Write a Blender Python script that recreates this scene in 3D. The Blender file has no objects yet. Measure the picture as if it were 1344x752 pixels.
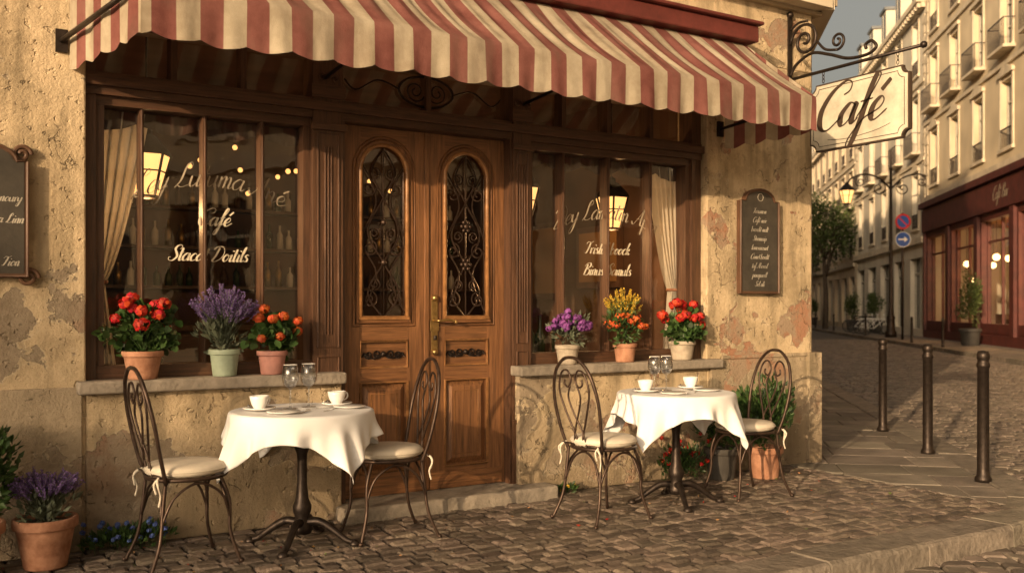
import bpy, math, random, bisect
from mathutils import Vector, Matrix
R=random.Random(7)
pi=math.pi
sc=bpy.context.scene
# ------------------------------------------------------------------ materials
def M(name,col,rough=.65,metal=0,var=.25,scale=6,bump=.3,bscale=60,bd=.004,col2=None,island=0,stretch=None,emis=None,es=0,trans=0,spec=.5,coat=0):
    m=bpy.data.materials.new(name);m.use_nodes=True
    nt=m.node_tree;N=nt.nodes;L=nt.links
    b=N['Principled BSDF'];out=N['Material Output']
    b.inputs['Roughness'].default_value=rough;b.inputs['Metallic'].default_value=metal
    b.inputs['Specular IOR Level'].default_value=spec
    if coat:b.inputs['Coat Weight'].default_value=coat;b.inputs['Coat Roughness'].default_value=.3
    tc=N.new('ShaderNodeTexCoord');mp=N.new('ShaderNodeMapping');L.new(tc.outputs['Object'],mp.inputs[0])
    if stretch:mp.inputs['Scale'].default_value=stretch
    n=N.new('ShaderNodeTexNoise');n.inputs['Scale'].default_value=scale;n.inputs['Detail'].default_value=4 if bump else 1;n.inputs['Roughness'].default_value=.65
    L.new(mp.outputs[0],n.inputs[0])
    r=N.new('ShaderNodeValToRGB');r.color_ramp.elements[0].position=.3;r.color_ramp.elements[1].position=.7
    c1=tuple(c*(1-var) for c in col)+(1,);c2=tuple(min(1,c*(1+var)) for c in (col2 or col))+(1,)
    r.color_ramp.elements[0].color=c1;r.color_ramp.elements[1].color=c2
    L.new(n.outputs[0],r.inputs[0]);cout=r.outputs[0]
    if island:
        g=N.new('ShaderNodeNewGeometry');mr=N.new('ShaderNodeMapRange');mr.inputs[3].default_value=1-island;mr.inputs[4].default_value=1+island
        L.new(g.outputs['Random Per Island'],mr.inputs[0])
        hs=N.new('ShaderNodeHueSaturation');L.new(mr.outputs[0],hs.inputs['Value'])
        if bump:L.new(cout,hs.inputs['Color'])
        else:hs.inputs['Color'].default_value=tuple(col)+(1,)
        m2=N.new('ShaderNodeMapRange');m2.inputs[3].default_value=.49;m2.inputs[4].default_value=.515
        sn=N.new('ShaderNodeMath');sn.operation='FRACT';ml=N.new('ShaderNodeMath');ml.operation='MULTIPLY';ml.inputs[1].default_value=7.3
        L.new(g.outputs['Random Per Island'],ml.inputs[0]);L.new(ml.outputs[0],sn.inputs[0]);L.new(sn.outputs[0],m2.inputs[0]);L.new(m2.outputs[0],hs.inputs['Hue'])
        cout=hs.outputs[0]
    L.new(cout,b.inputs['Base Color'])
    if bump:
        n2=N.new('ShaderNodeTexNoise');n2.inputs['Scale'].default_value=bscale;n2.inputs['Detail'].default_value=3
        L.new(mp.outputs[0],n2.inputs[0]);bp=N.new('ShaderNodeBump');bp.inputs['Strength'].default_value=bump;bp.inputs['Distance'].default_value=bd
        L.new(n2.outputs[0],bp.inputs['Height']);L.new(bp.outputs[0],b.inputs['Normal'])
    if emis:b.inputs['Emission Color'].default_value=emis+(1,);b.inputs['Emission Strength'].default_value=es
    if trans:
        t=N.new('ShaderNodeBsdfTranslucent');L.new(cout,t.inputs[0]);mx=N.new('ShaderNodeMixShader');mx.inputs[0].default_value=trans
        L.new(b.outputs[0],mx.inputs[1]);L.new(t.outputs[0],mx.inputs[2]);L.new(mx.outputs[0],out.inputs[0])
    return m
def mathn(N,L,op,a,b=None):
    n=N.new('ShaderNodeMath');n.operation=op
    for i,v in enumerate((a,b)):
        if v is None:continue
        if isinstance(v,(int,float)):n.inputs[i].default_value=v
        else:L.new(v,n.inputs[i])
    return n.outputs[0]
def glassM(name,tint=(.8,.82,.8),base=.05,rough=.01,bump=.05,bs=3,pw=4.,k=.9):
    m=bpy.data.materials.new(name);m.use_nodes=True;nt=m.node_tree;N=nt.nodes;L=nt.links;N.remove(N['Principled BSDF']);out=N['Material Output']
    t=N.new('ShaderNodeBsdfTransparent');t.inputs[0].default_value=tint+(1,)
    g=N.new('ShaderNodeBsdfGlossy');g.inputs['Roughness'].default_value=rough
    lw=N.new('ShaderNodeLayerWeight');lw.inputs[0].default_value=.5
    p=mathn(N,L,'POWER',lw.outputs['Facing'],pw);p=mathn(N,L,'MULTIPLY',p,k);p=mathn(N,L,'ADD',p,base)
    mx=N.new('ShaderNodeMixShader');L.new(p,mx.inputs[0]);L.new(t.outputs[0],mx.inputs[1]);L.new(g.outputs[0],mx.inputs[2]);L.new(mx.outputs[0],out.inputs[0])
    if bump:
        tc=N.new('ShaderNodeTexCoord');n=N.new('ShaderNodeTexNoise');n.inputs['Scale'].default_value=bs;L.new(tc.outputs['Object'],n.inputs[0])
        bp=N.new('ShaderNodeBump');bp.inputs['Strength'].default_value=bump;bp.inputs['Distance'].default_value=.02;L.new(n.outputs[0],bp.inputs['Height']);L.new(bp.outputs[0],g.inputs['Normal'])
    return m
def mixc(N,L,f,a,b):
    n=N.new('ShaderNodeMix');n.data_type='RGBA'
    if isinstance(f,(int,float)):n.inputs[0].default_value=f
    else:L.new(f,n.inputs[0])
    for i,v in ((6,a),(7,b)):
        if isinstance(v,tuple):n.inputs[i].default_value=v+(1,)
        else:L.new(v,n.inputs[i])
    return n.outputs[2]
def noisen(N,L,vec,scale,detail=6,rough=.6,stretch=None,off=0):
    if stretch or off:
        mp=N.new('ShaderNodeMapping');L.new(vec,mp.inputs[0])
        if stretch:mp.inputs['Scale'].default_value=stretch
        mp.inputs['Location'].default_value=(off,off*.7,off*.3);vec=mp.outputs[0]
    n=N.new('ShaderNodeTexNoise');n.inputs['Scale'].default_value=scale;n.inputs['Detail'].default_value=detail;n.inputs['Roughness'].default_value=rough
    L.new(vec,n.inputs[0]);return n.outputs[0]
def ramp(N,L,v,a,b,lo=0,hi=1):
    n=N.new('ShaderNodeMapRange');n.inputs[1].default_value=a;n.inputs[2].default_value=b;n.inputs[3].default_value=lo;n.inputs[4].default_value=hi
    L.new(v,n.inputs[0]);return n.outputs[0]
def stuccoM(name,c1,c2,spots=()):
    m=bpy.data.materials.new(name);m.use_nodes=True;nt=m.node_tree;N=nt.nodes;L=nt.links;b=N['Principled BSDF'];b.inputs['Roughness'].default_value=.92;b.inputs['Specular IOR Level'].default_value=.15
    tc=N.new('ShaderNodeTexCoord');v=tc.outputs['Object'];sp=N.new('ShaderNodeSeparateXYZ');L.new(v,sp.inputs[0]);X,Y,Z=sp.outputs
    big=noisen(N,L,v,1.2,5,.65)
    col=mixc(N,L,ramp(N,L,big,.36,.62),c1,c2)
    blot=noisen(N,L,v,4.2,6,.72,off=3.)
    col=mixc(N,L,ramp(N,L,blot,.47,.62,0,.6),col,(c2[0]*.58,c2[1]*.59,c2[2]*.58))
    st=noisen(N,L,v,2.2,4,.6,(3,3,.4),9.)
    col=mixc(N,L,ramp(N,L,st,.48,.66,0,.6),col,(.15,.12,.075))
    zz=mathn(N,L,'ADD',Z,mathn(N,L,'MULTIPLY',blot,1.1))
    col=mixc(N,L,ramp(N,L,zz,1.15,.45,0,.8),col,(.13,.10,.07))
    pn=noisen(N,L,v,1.9,7,.60,off=21.)
    zb=mathn(N,L,'ADD',pn,ramp(N,L,Z,1.3,.5,0,.04))
    for (x,z,r,a) in spots:
        vd=N.new('ShaderNodeVectorMath');vd.operation='DISTANCE';L.new(v,vd.inputs[0]);vd.inputs[1].default_value=(x,0,z)
        zb=mathn(N,L,'ADD',zb,ramp(N,L,vd.outputs['Value'],r,r*.35,0,a))
    mask=ramp(N,L,zb,.597,.602)
    redz=noisen(N,L,v,1.1,2,.5,off=5.)
    xr=mathn(N,L,'ADD',redz,ramp(N,L,X,3.8,5.5,0,.2))
    pc=mixc(N,L,ramp(N,L,xr,.54,.70),(.24,.19,.135),(.36,.195,.125))
    sec=ramp(N,L,noisen(N,L,v,7,5,.7,off=2.),.42,.56,0,.8)
    pc=mixc(N,L,sec,pc,(.32,.26,.19))
    col=mixc(N,L,mask,col,pc)
    rim=mathn(N,L,'MULTIPLY',ramp(N,L,zb,.582,.597),ramp(N,L,zb,.606,.599))
    col=mixc(N,L,mathn(N,L,'MULTIPLY',rim,.4),col,(.60,.51,.38))
    dist=N.new('ShaderNodeVectorMath');dist.operation='MULTIPLY_ADD'
    nn=N.new('ShaderNodeTexNoise');nn.inputs['Scale'].default_value=5;nn.inputs['Detail'].default_value=5;L.new(v,nn.inputs[0])
    L.new(nn.outputs['Color'],dist.inputs[0]);dist.inputs[1].default_value=(.5,.5,.5);L.new(v,dist.inputs[2])
    vo=N.new('ShaderNodeTexVoronoi');vo.feature='DISTANCE_TO_EDGE';vo.inputs['Scale'].default_value=.9;L.new(dist.outputs[0],vo.inputs[0])
    cr=mathn(N,L,'MULTIPLY',ramp(N,L,vo.outputs['Distance'],.0055,.001),ramp(N,L,blot,.50,.56))
    col=mixc(N,L,mathn(N,L,'MULTIPLY',cr,.6),col,(.08,.06,.04))
    L.new(col,b.inputs['Base Color'])
    fine=noisen(N,L,v,50,3,.7)
    pits=ramp(N,L,noisen(N,L,v,24,2,.5,off=8.),.64,.72,0,-.7)
    h=mathn(N,L,'ADD',mathn(N,L,'MULTIPLY',fine,.5),mathn(N,L,'MULTIPLY',blot,1.6))
    h=mathn(N,L,'ADD',h,pits)
    h=mathn(N,L,'SUBTRACT',h,mathn(N,L,'MULTIPLY',mask,1.2))
    h=mathn(N,L,'SUBTRACT',h,mathn(N,L,'MULTIPLY',cr,.6))
    bp=N.new('ShaderNodeBump');bp.inputs['Strength'].default_value=.85;bp.inputs['Distance'].default_value=.014;L.new(h,bp.inputs['Height']);L.new(bp.outputs[0],b.inputs['Normal'])
    return m
SW=.112
def stripeM(name,axis,w=SW):
    m=bpy.data.materials.new(name);m.use_nodes=True;nt=m.node_tree;N=nt.nodes;L=nt.links;b=N['Principled BSDF'];b.inputs['Roughness'].default_value=.97;b.inputs['Specular IOR Level'].default_value=.05
    tc=N.new('ShaderNodeTexCoord');v=tc.outputs['Object'];sp=N.new('ShaderNodeSeparateXYZ');L.new(v,sp.inputs[0])
    f=mathn(N,L,'FRACT',mathn(N,L,'ADD',mathn(N,L,'DIVIDE',sp.outputs[axis],2*w),10.0))
    s=ramp(N,L,f,.49,.51)
    dirt=noisen(N,L,v,3.,6,.7)
    fade=ramp(N,L,dirt,.35,.66)
    cr=mixc(N,L,fade,(.52,.455,.35),(.34,.28,.205))
    rd=mixc(N,L,fade,(.27,.115,.10),(.165,.062,.055))
    col=mixc(N,L,s,rd,cr)
    st=noisen(N,L,v,5,4,.6,(1,.25,.25),4.)
    col=mixc(N,L,ramp(N,L,st,.52,.70,0,.5),col,(.14,.105,.08))
    L.new(col,b.inputs['Base Color'])
    w1=noisen(N,L,v,260,1,.5);w2=noisen(N,L,v,6,3,.5)
    h=mathn(N,L,'ADD',mathn(N,L,'MULTIPLY',w1,.35),mathn(N,L,'MULTIPLY',w2,2.2))
    bp=N.new('ShaderNodeBump');bp.inputs['Strength'].default_value=.6;bp.inputs['Distance'].default_value=.008;L.new(h,bp.inputs['Height']);L.new(bp.outputs[0],b.inputs['Normal'])
    t=N.new('ShaderNodeBsdfTranslucent');L.new(col,t.inputs[0]);mx=N.new('ShaderNodeMixShader');mx.inputs[0].default_value=.2
    L.new(b.outputs[0],mx.inputs[1]);L.new(t.outputs[0],mx.inputs[2]);L.new(mx.outputs[0],N['Material Output'].inputs[0])
    return m
def cobbleM(name):
    m=bpy.data.materials.new(name);m.use_nodes=True;nt=m.node_tree;N=nt.nodes;L=nt.links;b=N['Principled BSDF'];b.inputs['Roughness'].default_value=.75
    tc=N.new('ShaderNodeTexCoord');mp=N.new('ShaderNodeMapping');mp.inputs['Rotation'].default_value=(0,0,-math.atan2(.743,.669)+pi/2);L.new(tc.outputs['Object'],mp.inputs[0])
    br=N.new('ShaderNodeTexBrick');br.inputs['Scale'].default_value=1;br.inputs['Brick Width'].default_value=.18;br.inputs['Row Height'].default_value=.14;br.inputs['Mortar Size'].default_value=.012;br.inputs['Mortar Smooth'].default_value=.3
    br.inputs['Color1'].default_value=(.15,.125,.105,1);br.inputs['Color2'].default_value=(.10,.085,.075,1);br.inputs['Mortar'].default_value=(.04,.035,.03,1)
    L.new(mp.outputs[0],br.inputs[0]);L.new(br.outputs[0],b.inputs['Base Color'])
    bp=N.new('ShaderNodeBump');bp.invert=True;bp.inputs['Strength'].default_value=.8;bp.inputs['Distance'].default_value=.015;L.new(br.outputs['Fac'],bp.inputs['Height']);L.new(bp.outputs[0],b.inputs['Normal'])
    return m
spots=((5.95,1.12,.75,.09),(5.35,2.5,.35,.07),(.35,2.55,.45,.07),(.25,1.25,.5,.06),(1.0,.35,.6,.05),(4.6,.45,.7,.05),(6.3,2.1,.35,.05))
stucco=stuccoM('stucco',(.61,.485,.325),(.49,.38,.245),spots)
plinthM=stuccoM('plinth_render',(.44,.355,.25),(.33,.265,.185),spots)
upperM=M('upper_stucco',(.50,.41,.28),.9,var=.15,scale=1,bump=0)
stoneM=M('sill_stone',(.25,.215,.175),.85,var=.35,scale=9,bump=.8,bscale=40,bd=.008)
corniceM=M('cornice_stone',(.40,.32,.22),.85,var=.3,scale=4,bump=.5,bscale=30,bd=.006)
woodV=M('wood_dark_v',(.080,.038,.020),.5,var=.5,scale=9,bump=.6,bscale=28,stretch=(7,7,.5),bd=.003,coat=.12)
woodH=M('wood_dark_h',(.080,.038,.020),.5,var=.5,scale=9,bump=.6,bscale=28,stretch=(.5,7,7),bd=.003,coat=.12)
doorV=M('door_wood_v',(.185,.084,.035),.46,var=.52,scale=9,bump=.65,bscale=30,stretch=(7,7,.4),bd=.003,coat=.15)
doorH=M('door_wood_h',(.185,.084,.035),.46,var=.52,scale=9,bump=.65,bscale=30,stretch=(.4,7,7),bd=.003,coat=.15)
gilt=M('gilt_moulding',(.27,.13,.05),.4,var=.35,scale=20,bump=.3)
iron=M('iron_dark',(.04,.030,.025),.45,.7,var=.4,scale=30,bump=.4,bscale=120,bd=.001)
chairM=M('chair_iron',(.06,.038,.028),.42,.6,var=.4,scale=25,bump=.3,bscale=120,bd=.001)
brass=M('aged_brass',(.45,.30,.12),.38,.9,var=.3,scale=30,bump=.2)
glass=glassM('window_glass',(.86,.85,.82),.08,bump=.10)
shopGl=glassM('shop_window_glass',(.88,.88,.86),.02,bump=.05)
glassD=glassM('drink_glass',(.90,.91,.92),.12,bump=0,pw=2.,k=.85)
stripeX=stripeM('awning_canvas',0);stripeY=stripeM('awning_cheek_canvas',1)
cassM=M('awning_cassette_paint',(.12,.026,.022),.55,var=.3,bump=.1)
clothM=M('table_linen',(.86,.86,.87),.9,var=.03,scale=4,bump=.3,bscale=260,bd=.001,trans=.1)
cushM=M('cushion_fabric',(.60,.54,.45),.95,var=.12,scale=8,bump=.6,bscale=220,bd=.002)
porc=M('porcelain',(.85,.84,.82),.15,var=.03,bump=0)
steel=M('cutlery_steel',(.6,.58,.55),.2,1,var=.1,bump=0)
coffee=M('coffee',(.03,.012,.005),.1,bump=0)
curtM=M('curtain_linen',(.70,.65,.57),.95,var=.08,scale=6,bump=.3,bscale=120,trans=.35)
pelm=M('pelmet_fabric',(.06,.03,.022),.95,var=.2,bump=.3)
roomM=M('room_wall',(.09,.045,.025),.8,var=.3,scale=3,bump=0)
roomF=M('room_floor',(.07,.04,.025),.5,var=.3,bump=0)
lampE=M('lamp_glow',(.9,.6,.25),.5,emis=(1.,.52,.17),es=2.0,bump=0)
bulbE=M('bulb_glow',(.9,.6,.25),.5,emis=(1.,.58,.22),es=10.,bump=0)
smallE=M('small_amber_glow',(.9,.6,.25),.5,emis=(1.,.48,.14),es=2.2,bump=0)  # amber emission, also on beads added to give the door glass its glints
letter=M('gold_leaf_letters',(.70,.62,.47),.5,.0,var=.1,bump=0)
letterG=M('worn_letters',(.36,.30,.22),.6,0,var=.3,bump=0)
chalk=M('chalk_letters',(.46,.42,.35),.9,var=.3,bump=0)
signP=M('sign_paint_cream',(.50,.46,.37),.75,var=.28,scale=5,bump=.3)
signD=M('sign_paint_dark',(.05,.032,.022),.5,var=.2,bump=.1)
boardM=M('slate_board',(.05,.042,.032),.8,var=.35,scale=6,bump=.3)
boardW=M('board_frame_wood',(.10,.05,.028),.5,var=.3,bump=.3)
settM=M('sett_granite',(.130,.102,.082),.58,var=.42,scale=12,bump=1.,bscale=55,bd=.008,island=.52,spec=.5)
roadS=M('road_sett_granite',(.15,.122,.10),.58,var=.3,scale=9,bump=.8,bscale=45,bd=.006,island=.42,spec=.5)
flagM=M('flagstone',(.19,.163,.135),.8,var=.35,scale=3,bump=.8,bscale=40,bd=.006,island=.28,spec=.3)
kerbM=M('kerb_granite',(.20,.17,.14),.8,var=.4,scale=7,bump=1.,bscale=28,bd=.012,island=.2,spec=.3)
dirtM=M('joint_dirt',(.025,.020,.016),.95,var=.4,scale=12,bump=.8,bscale=60,bd=.006)
cobble=cobbleM('cobbles_far')
terra=M('terracotta',(.33,.135,.07),.9,var=.35,scale=10,bump=.4,bscale=60,col2=(.36,.19,.12))
potG=M('glazed_pot_green',(.27,.33,.25),.6,var=.2,scale=10,bump=.2)
potP=M('painted_pot_pink',(.38,.18,.15),.7,var=.25,scale=10,bump=.3)
potW=M('stone_pot_pale',(.38,.32,.25),.85,var=.3,scale=14,bump=.5)
potD=M('dark_pot',(.05,.045,.04),.7,var=.3,bump=.3)
soil=M('soil',(.03,.02,.014),.95,var=.4,scale=50,bump=.8,bscale=80)
leafG=M('leaf_green',(.045,.09,.022),.5,var=.3,scale=15,bump=0,island=.5,trans=.25)
leafL=M('leaf_lime',(.10,.13,.03),.5,var=.3,scale=15,bump=0,island=.5,trans=.25)
leafS=M('leaf_sage',(.11,.13,.085),.6,var=.3,scale=15,bump=0,island=.4,trans=.25)
leafT=M('leaf_tree',(.075,.105,.03),.6,var=.3,scale=2,bump=0,island=.55,trans=.3)
bark=M('bark',(.07,.05,.035),.9,var=.4,scale=12,bump=.8,bscale=30,stretch=(3,3,.5),bd=.02)
fRed=M('petal_red',(.50,.018,.012),.6,var=.25,bump=0,island=.4,trans=.25)
fOr=M('petal_orange',(.58,.11,.025),.6,var=.25,bump=0,island=.35,trans=.25)
fPu=M('petal_purple',(.24,.07,.30),.6,var=.2,bump=0,island=.45,trans=.3)
fLa=M('petal_lavender',(.20,.13,.34),.7,var=.2,bump=0,island=.4,trans=.3)
fYe=M('petal_yellow',(.60,.40,.05),.6,var=.2,bump=0,island=.3,trans=.3)
fBl=M('petal_blue',(.10,.16,.45),.6,var=.2,bump=0,island=.3,trans=.3)
bwall=[M('limestone_cream',(.62,.52,.37),.9,var=.14,scale=.8,bump=0),M('limestone_pale',(.62,.57,.48),.9,var=.12,scale=.8,bump=0),M('limestone_warm',(.56,.46,.33),.9,var=.14,scale=.8,bump=0)]
btrim=M('facade_trim',(.60,.52,.40),.85,var=.15,scale=2,bump=0)
zinc=M('zinc_roof',(.16,.17,.18),.5,.3,var=.2,scale=1,bump=0)
wglass=M('dark_window_glass',(.03,.033,.036),.12,var=.4,scale=.6,bump=.1,bscale=2,bd=.01,spec=.8)
wframe=M('window_frame_paint',(.42,.39,.33),.6,var=.1,bump=0)
redP=M('shop_paint_red',(.085,.018,.014),.55,var=.25,scale=3,bump=0)
shopIn=M('shop_interior',(.32,.17,.065),.8,var=.4,scale=1.5,bump=0)
blueP=M('sign_blue',(.02,.08,.35),.4,var=.1,bump=0);redS=M('sign_red',(.5,.02,.02),.4,var=.1,bump=0);whiteP=M('sign_white',(.75,.75,.72),.4,var=.05,bump=0)
rubber=M('tyre_rubber',(.02,.02,.02),.8,bump=0)
bottleG=M('bottle_glass',(.03,.06,.02),.1,var=.4,bump=0,spec=.8)
dryL=M('dry_leaf',(.22,.12,.05),.8,var=.3,bump=0,island=.5)
# ------------------------------------------------------------------ mesh builder
class MB:
    def __init__(s):s.v=[];s.f=[];s.m=[];s.sm=[];s.mats=[]
    def mi(s,mat):
        if mat not in s.mats:s.mats.append(mat)
        return s.mats.index(mat)
    def add(s,vs,fs,mat,smooth=False,T=None):
        o=len(s.v)
        if T is not None:vs=[T@Vector(p) for p in vs]
        s.v.extend([tuple(p) for p in vs]);i=s.mi(mat)
        for f in fs:s.f.append(tuple(o+k for k in f));s.m.append(i);s.sm.append(smooth)
    def box(s,x0,x1,y0,y1,z0,z1,mat,T=None):
        s.add([(x0,y0,z0),(x1,y0,z0),(x1,y1,z0),(x0,y1,z0),(x0,y0,z1),(x1,y0,z1),(x1,y1,z1),(x0,y1,z1)],[(3,2,1,0),(4,5,6,7),(0,1,5,4),(1,2,6,5),(2,3,7,6),(3,0,4,7)],mat,False,T)
    def quad(s,a,b,c,d,mat,T=None):s.add([a,b,c,d],[(0,1,2,3)],mat,False,T)
    def tube(s,pts,r,mat,n=8,T=None,closed=False,cap=True):
        P=[Vector(p) for p in pts];k=len(P)
        rs=r if isinstance(r,(list,tuple)) else [r]*k
        vs=[];ref=None
        for i in range(k):
            if closed:t=P[(i+1)%k]-P[i-1]
            else:t=P[min(i+1,k-1)]-P[max(i-1,0)]
            if t.length<1e-9:t=Vector((0,0,1))
            t.normalize()
            if ref is None:ref=t.orthogonal().normalized()
            else:
                ref=ref-t*ref.dot(t)
                if ref.length<1e-6:ref=t.orthogonal()
                ref.normalize()
            b=t.cross(ref)
            for j in range(n):
                a=2*pi*j/n;vs.append(P[i]+(ref*math.cos(a)+b*math.sin(a))*rs[i])
        fs=[]
        for i in range(k if closed else k-1):
            i2=(i+1)%k
            for j in range(n):fs.append((i*n+j,i*n+(j+1)%n,i2*n+(j+1)%n,i2*n+j))
        if cap and not closed:fs.append(tuple(range(n-1,-1,-1)));fs.append(tuple((k-1)*n+j for j in range(n)))
        s.add(vs,fs,mat,True,T)
    def lathe(s,prof,c,mat,n=24,T=None):
        vs=[];fs=[];k=len(prof)
        for r,z in prof:
            for j in range(n):
                a=2*pi*j/n;vs.append((c[0]+r*math.cos(a),c[1]+r*math.sin(a),c[2]+z))
        for i in range(k-1):
            for j in range(n):fs.append((i*n+j,i*n+(j+1)%n,(i+1)*n+(j+1)%n,(i+1)*n+j))
        s.add(vs,fs,mat,True,T)
    def ball(s,c,r,mat,n=10,T=None):
        k=n//2+1;s.lathe([(max(1e-4,r*math.sin(pi*i/k)),-r*math.cos(pi*i/k)) for i in range(k+1)],c,mat,n,T)
    def obj(s,name,parent=None,bevel=0,loc=None,rot=0,seg=2):
        me=bpy.data.meshes.new(name);me.from_pydata(s.v,[],s.f)
        for m in s.mats:me.materials.append(m)
        me.polygons.foreach_set('material_index',s.m);me.polygons.foreach_set('use_smooth',s.sm);me.update()
        o=bpy.data.objects.new(name,me);sc.collection.objects.link(o)
        if parent:o.parent=parent
        if loc:o.location=loc
        o.rotation_euler[2]=rot
        if bevel:
            b=o.modifiers.new('bevel','BEVEL');b.width=bevel;b.segments=seg;b.limit_method='ANGLE';b.angle_limit=math.radians(50)
        return o
def empty(name,loc=(0,0,0)):
    o=bpy.data.objects.new(name,None);sc.collection.objects.link(o);o.location=loc;o.empty_display_size=.2;return o
def cat(pts,n=8,closed=False):
    P=[Vector(p) for p in pts];out=[];k=len(P)
    for i in range(k if closed else k-1):
        if closed:a,b,c,d=P[i-1],P[i],P[(i+1)%k],P[(i+2)%k]
        else:a,b,c,d=P[max(i-1,0)],P[i],P[i+1],P[min(i+2,k-1)]
        for j in range(n):
            t=j/n;out.append(.5*((2*b)+(c-a)*t+(2*a-5*b+4*c-d)*t*t+(3*b-a-3*c+d)*t**3))
    if not closed:out.append(P[-1])
    return out
def spiral(cx,cz,r0,r1,a0,a1,n=28):
    return [(cx+(r0+(r1-r0)*i/n)*math.cos(a0+(a1-a0)*i/n),cz+(r0+(r1-r0)*i/n)*math.sin(a0+(a1-a0)*i/n)) for i in range(n+1)]
# ------------------------------------------------------------------ script lettering
bowl=[(.78,.85),(.45,1),(.1,.6),(.1,.22),(.3,0),(.6,.25),(.78,.9)]
G={'a':(1.,[bowl,[(.82,1),(.74,.4),(.85,.03),(1.1,.25)]]),'c':(.8,[[(.75,.78),(.5,1),(.12,.6),(.15,.15),(.4,0),(.85,.28)]]),
'd':(1.,[bowl,[(.95,2),(.82,1),(.75,.3),(.88,.02),(1.1,.25)]]),'e':(.8,[[(-.05,.25),(.5,.5),(.65,.8),(.45,1),(.15,.7),(.12,.25),(.4,0),(.85,.28)]]),
'é':(.9,[[(-.05,.25),(.5,.5),(.65,.8),(.45,1),(.15,.7),(.12,.25),(.4,0),(.95,.4)],[(.72,1.72),(.52,1.48),(.36,1.28)]]),
'f':(.7,[[(0,.2),(.5,1.2),(.78,1.95),(.58,2.1),(.4,1.4),(.28,0),(.1,-.9),(-.15,-1),(-.1,-.6),(.4,.1),(.75,.3)],[(.02,.95),(.7,1.0)]]),
'h':(.95,[[(0,.2),(.4,1.5),(.45,2),(.25,1.7),(.1,0)],[(.12,.4),(.4,.95),(.65,.9),(.6,.2),(.75,0),(.98,.25)]]),
'k':(.9,[[(0,.2),(.4,1.5),(.45,2),(.25,1.7),(.1,0)],[(.12,.4),(.5,1),(.55,.7),(.2,.5),(.5,.3),(.65,0),(.9,.25)]]),
'i':(.5,[[(0,.3),(.2,.95),(.15,.2),(.3,0),(.52,.25)],[(.32,1.5),(.27,1.38)]]),'l':(.48,[[(0,.2),(.38,1.4),(.4,2),(.2,1.6),(.12,.3),(.28,0),(.52,.25)]]),
'm':(1.15,[[(.1,.95),(.1,0)],[(.1,.5),(.35,1),(.5,.85),(.48,0)],[(.5,.5),(.75,1),(.9,.8),(.88,.15),(1.,0),(1.2,.25)]]),
'n':(.9,[[(.1,.95),(.1,0)],[(.1,.5),(.4,1),(.6,.8),(.58,.15),(.7,0),(.92,.25)]]),'o':(.85,[[(.4,1),(.1,.6),(.12,.2),(.38,0),(.68,.4),(.65,.8),(.4,1),(.6,.82),(.95,.85)]]),
'r':(.6,[[(.1,.95),(.12,0)],[(.12,.5),(.35,.95),(.62,.88)]]),'s':(.65,[[(.6,.85),(.35,1),(.15,.75),(.48,.4),(.4,.05),(.05,.12)]]),
't':(.5,[[(.25,1.7),(.15,.3),(.3,0),(.55,.25)],[(-.05,1.05),(.5,1.1)]]),'u':(.95,[[(.05,.9),(.08,.2),(.3,0),(.6,.4),(.65,.95)],[(.67,1),(.65,.2),(.78,0),(1,.25)]]),
'y':(.85,[[(.05,.9),(.1,.3),(.35,.1),(.65,.6)],[(.72,1),(.5,-.6),(.2,-1),(.05,-.7),(.5,0),(.9,.3)]]),'b':(.85,[[(.1,2),(.1,.1),(.4,0),(.7,.4),(.55,.95),(.12,.6)]]),
'p':(.9,[[(.1,1),(.08,0),(.02,-.9)],[(.1,.6),(.4,1),(.7,.7),(.55,.05),(.12,.15)]]),
'C':(1.3,[[(1.2,1.45),(1.5,1.6),(1.5,1.95),(1.1,2.08),(.45,1.65),(.08,.85),(.25,.12),(.75,-.08),(1.4,.45)]]),
'S':(1.15,[[(1.,1.5),(1.2,1.75),(1.0,2.05),(.6,1.95),(.4,1.5),(.7,1.05),(.9,.5),(.5,0),(.0,.05),(-.1,.4),(.15,.45)]]),
'D':(1.4,[[(.55,1.85),(.35,.8),(.1,.1),(.5,-.02),(1.1,.4),(1.35,1.2),(.95,1.95),(.2,1.95),(-.15,1.55)]]),
'L':(1.15,[[(.6,1.5),(.95,1.7),(.8,2.05),(.5,1.7),(.38,.6),(.05,.05),(.2,.2),(.6,.02),(1.15,.2)]]),
'A':(1.3,[[(-.15,.35),(.1,.02),(.6,.9),(1.05,2.05)],[(1.05,2.05),(.98,.8),(1.05,.1),(1.3,.25)],[(.35,.75),(1.15,.85)]]),
'B':(1.2,[[(.45,1.8),(.25,.8),(.1,0)],[(-.1,1.45),(.3,1.95),(.9,2.),(1.05,1.5),(.5,1.1),(1.05,.8),(.95,.15),(.4,-.02),(.05,.2)]]),
'F':(1.1,[[(.75,1.9),(.55,.8),(.3,.1),(-.05,.12)],[(-.1,1.55),(.2,1.95),(.8,1.85),(1.3,2.1)],[(.3,1.05),(.95,1.1)]]),' ':(.6,[])}
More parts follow.
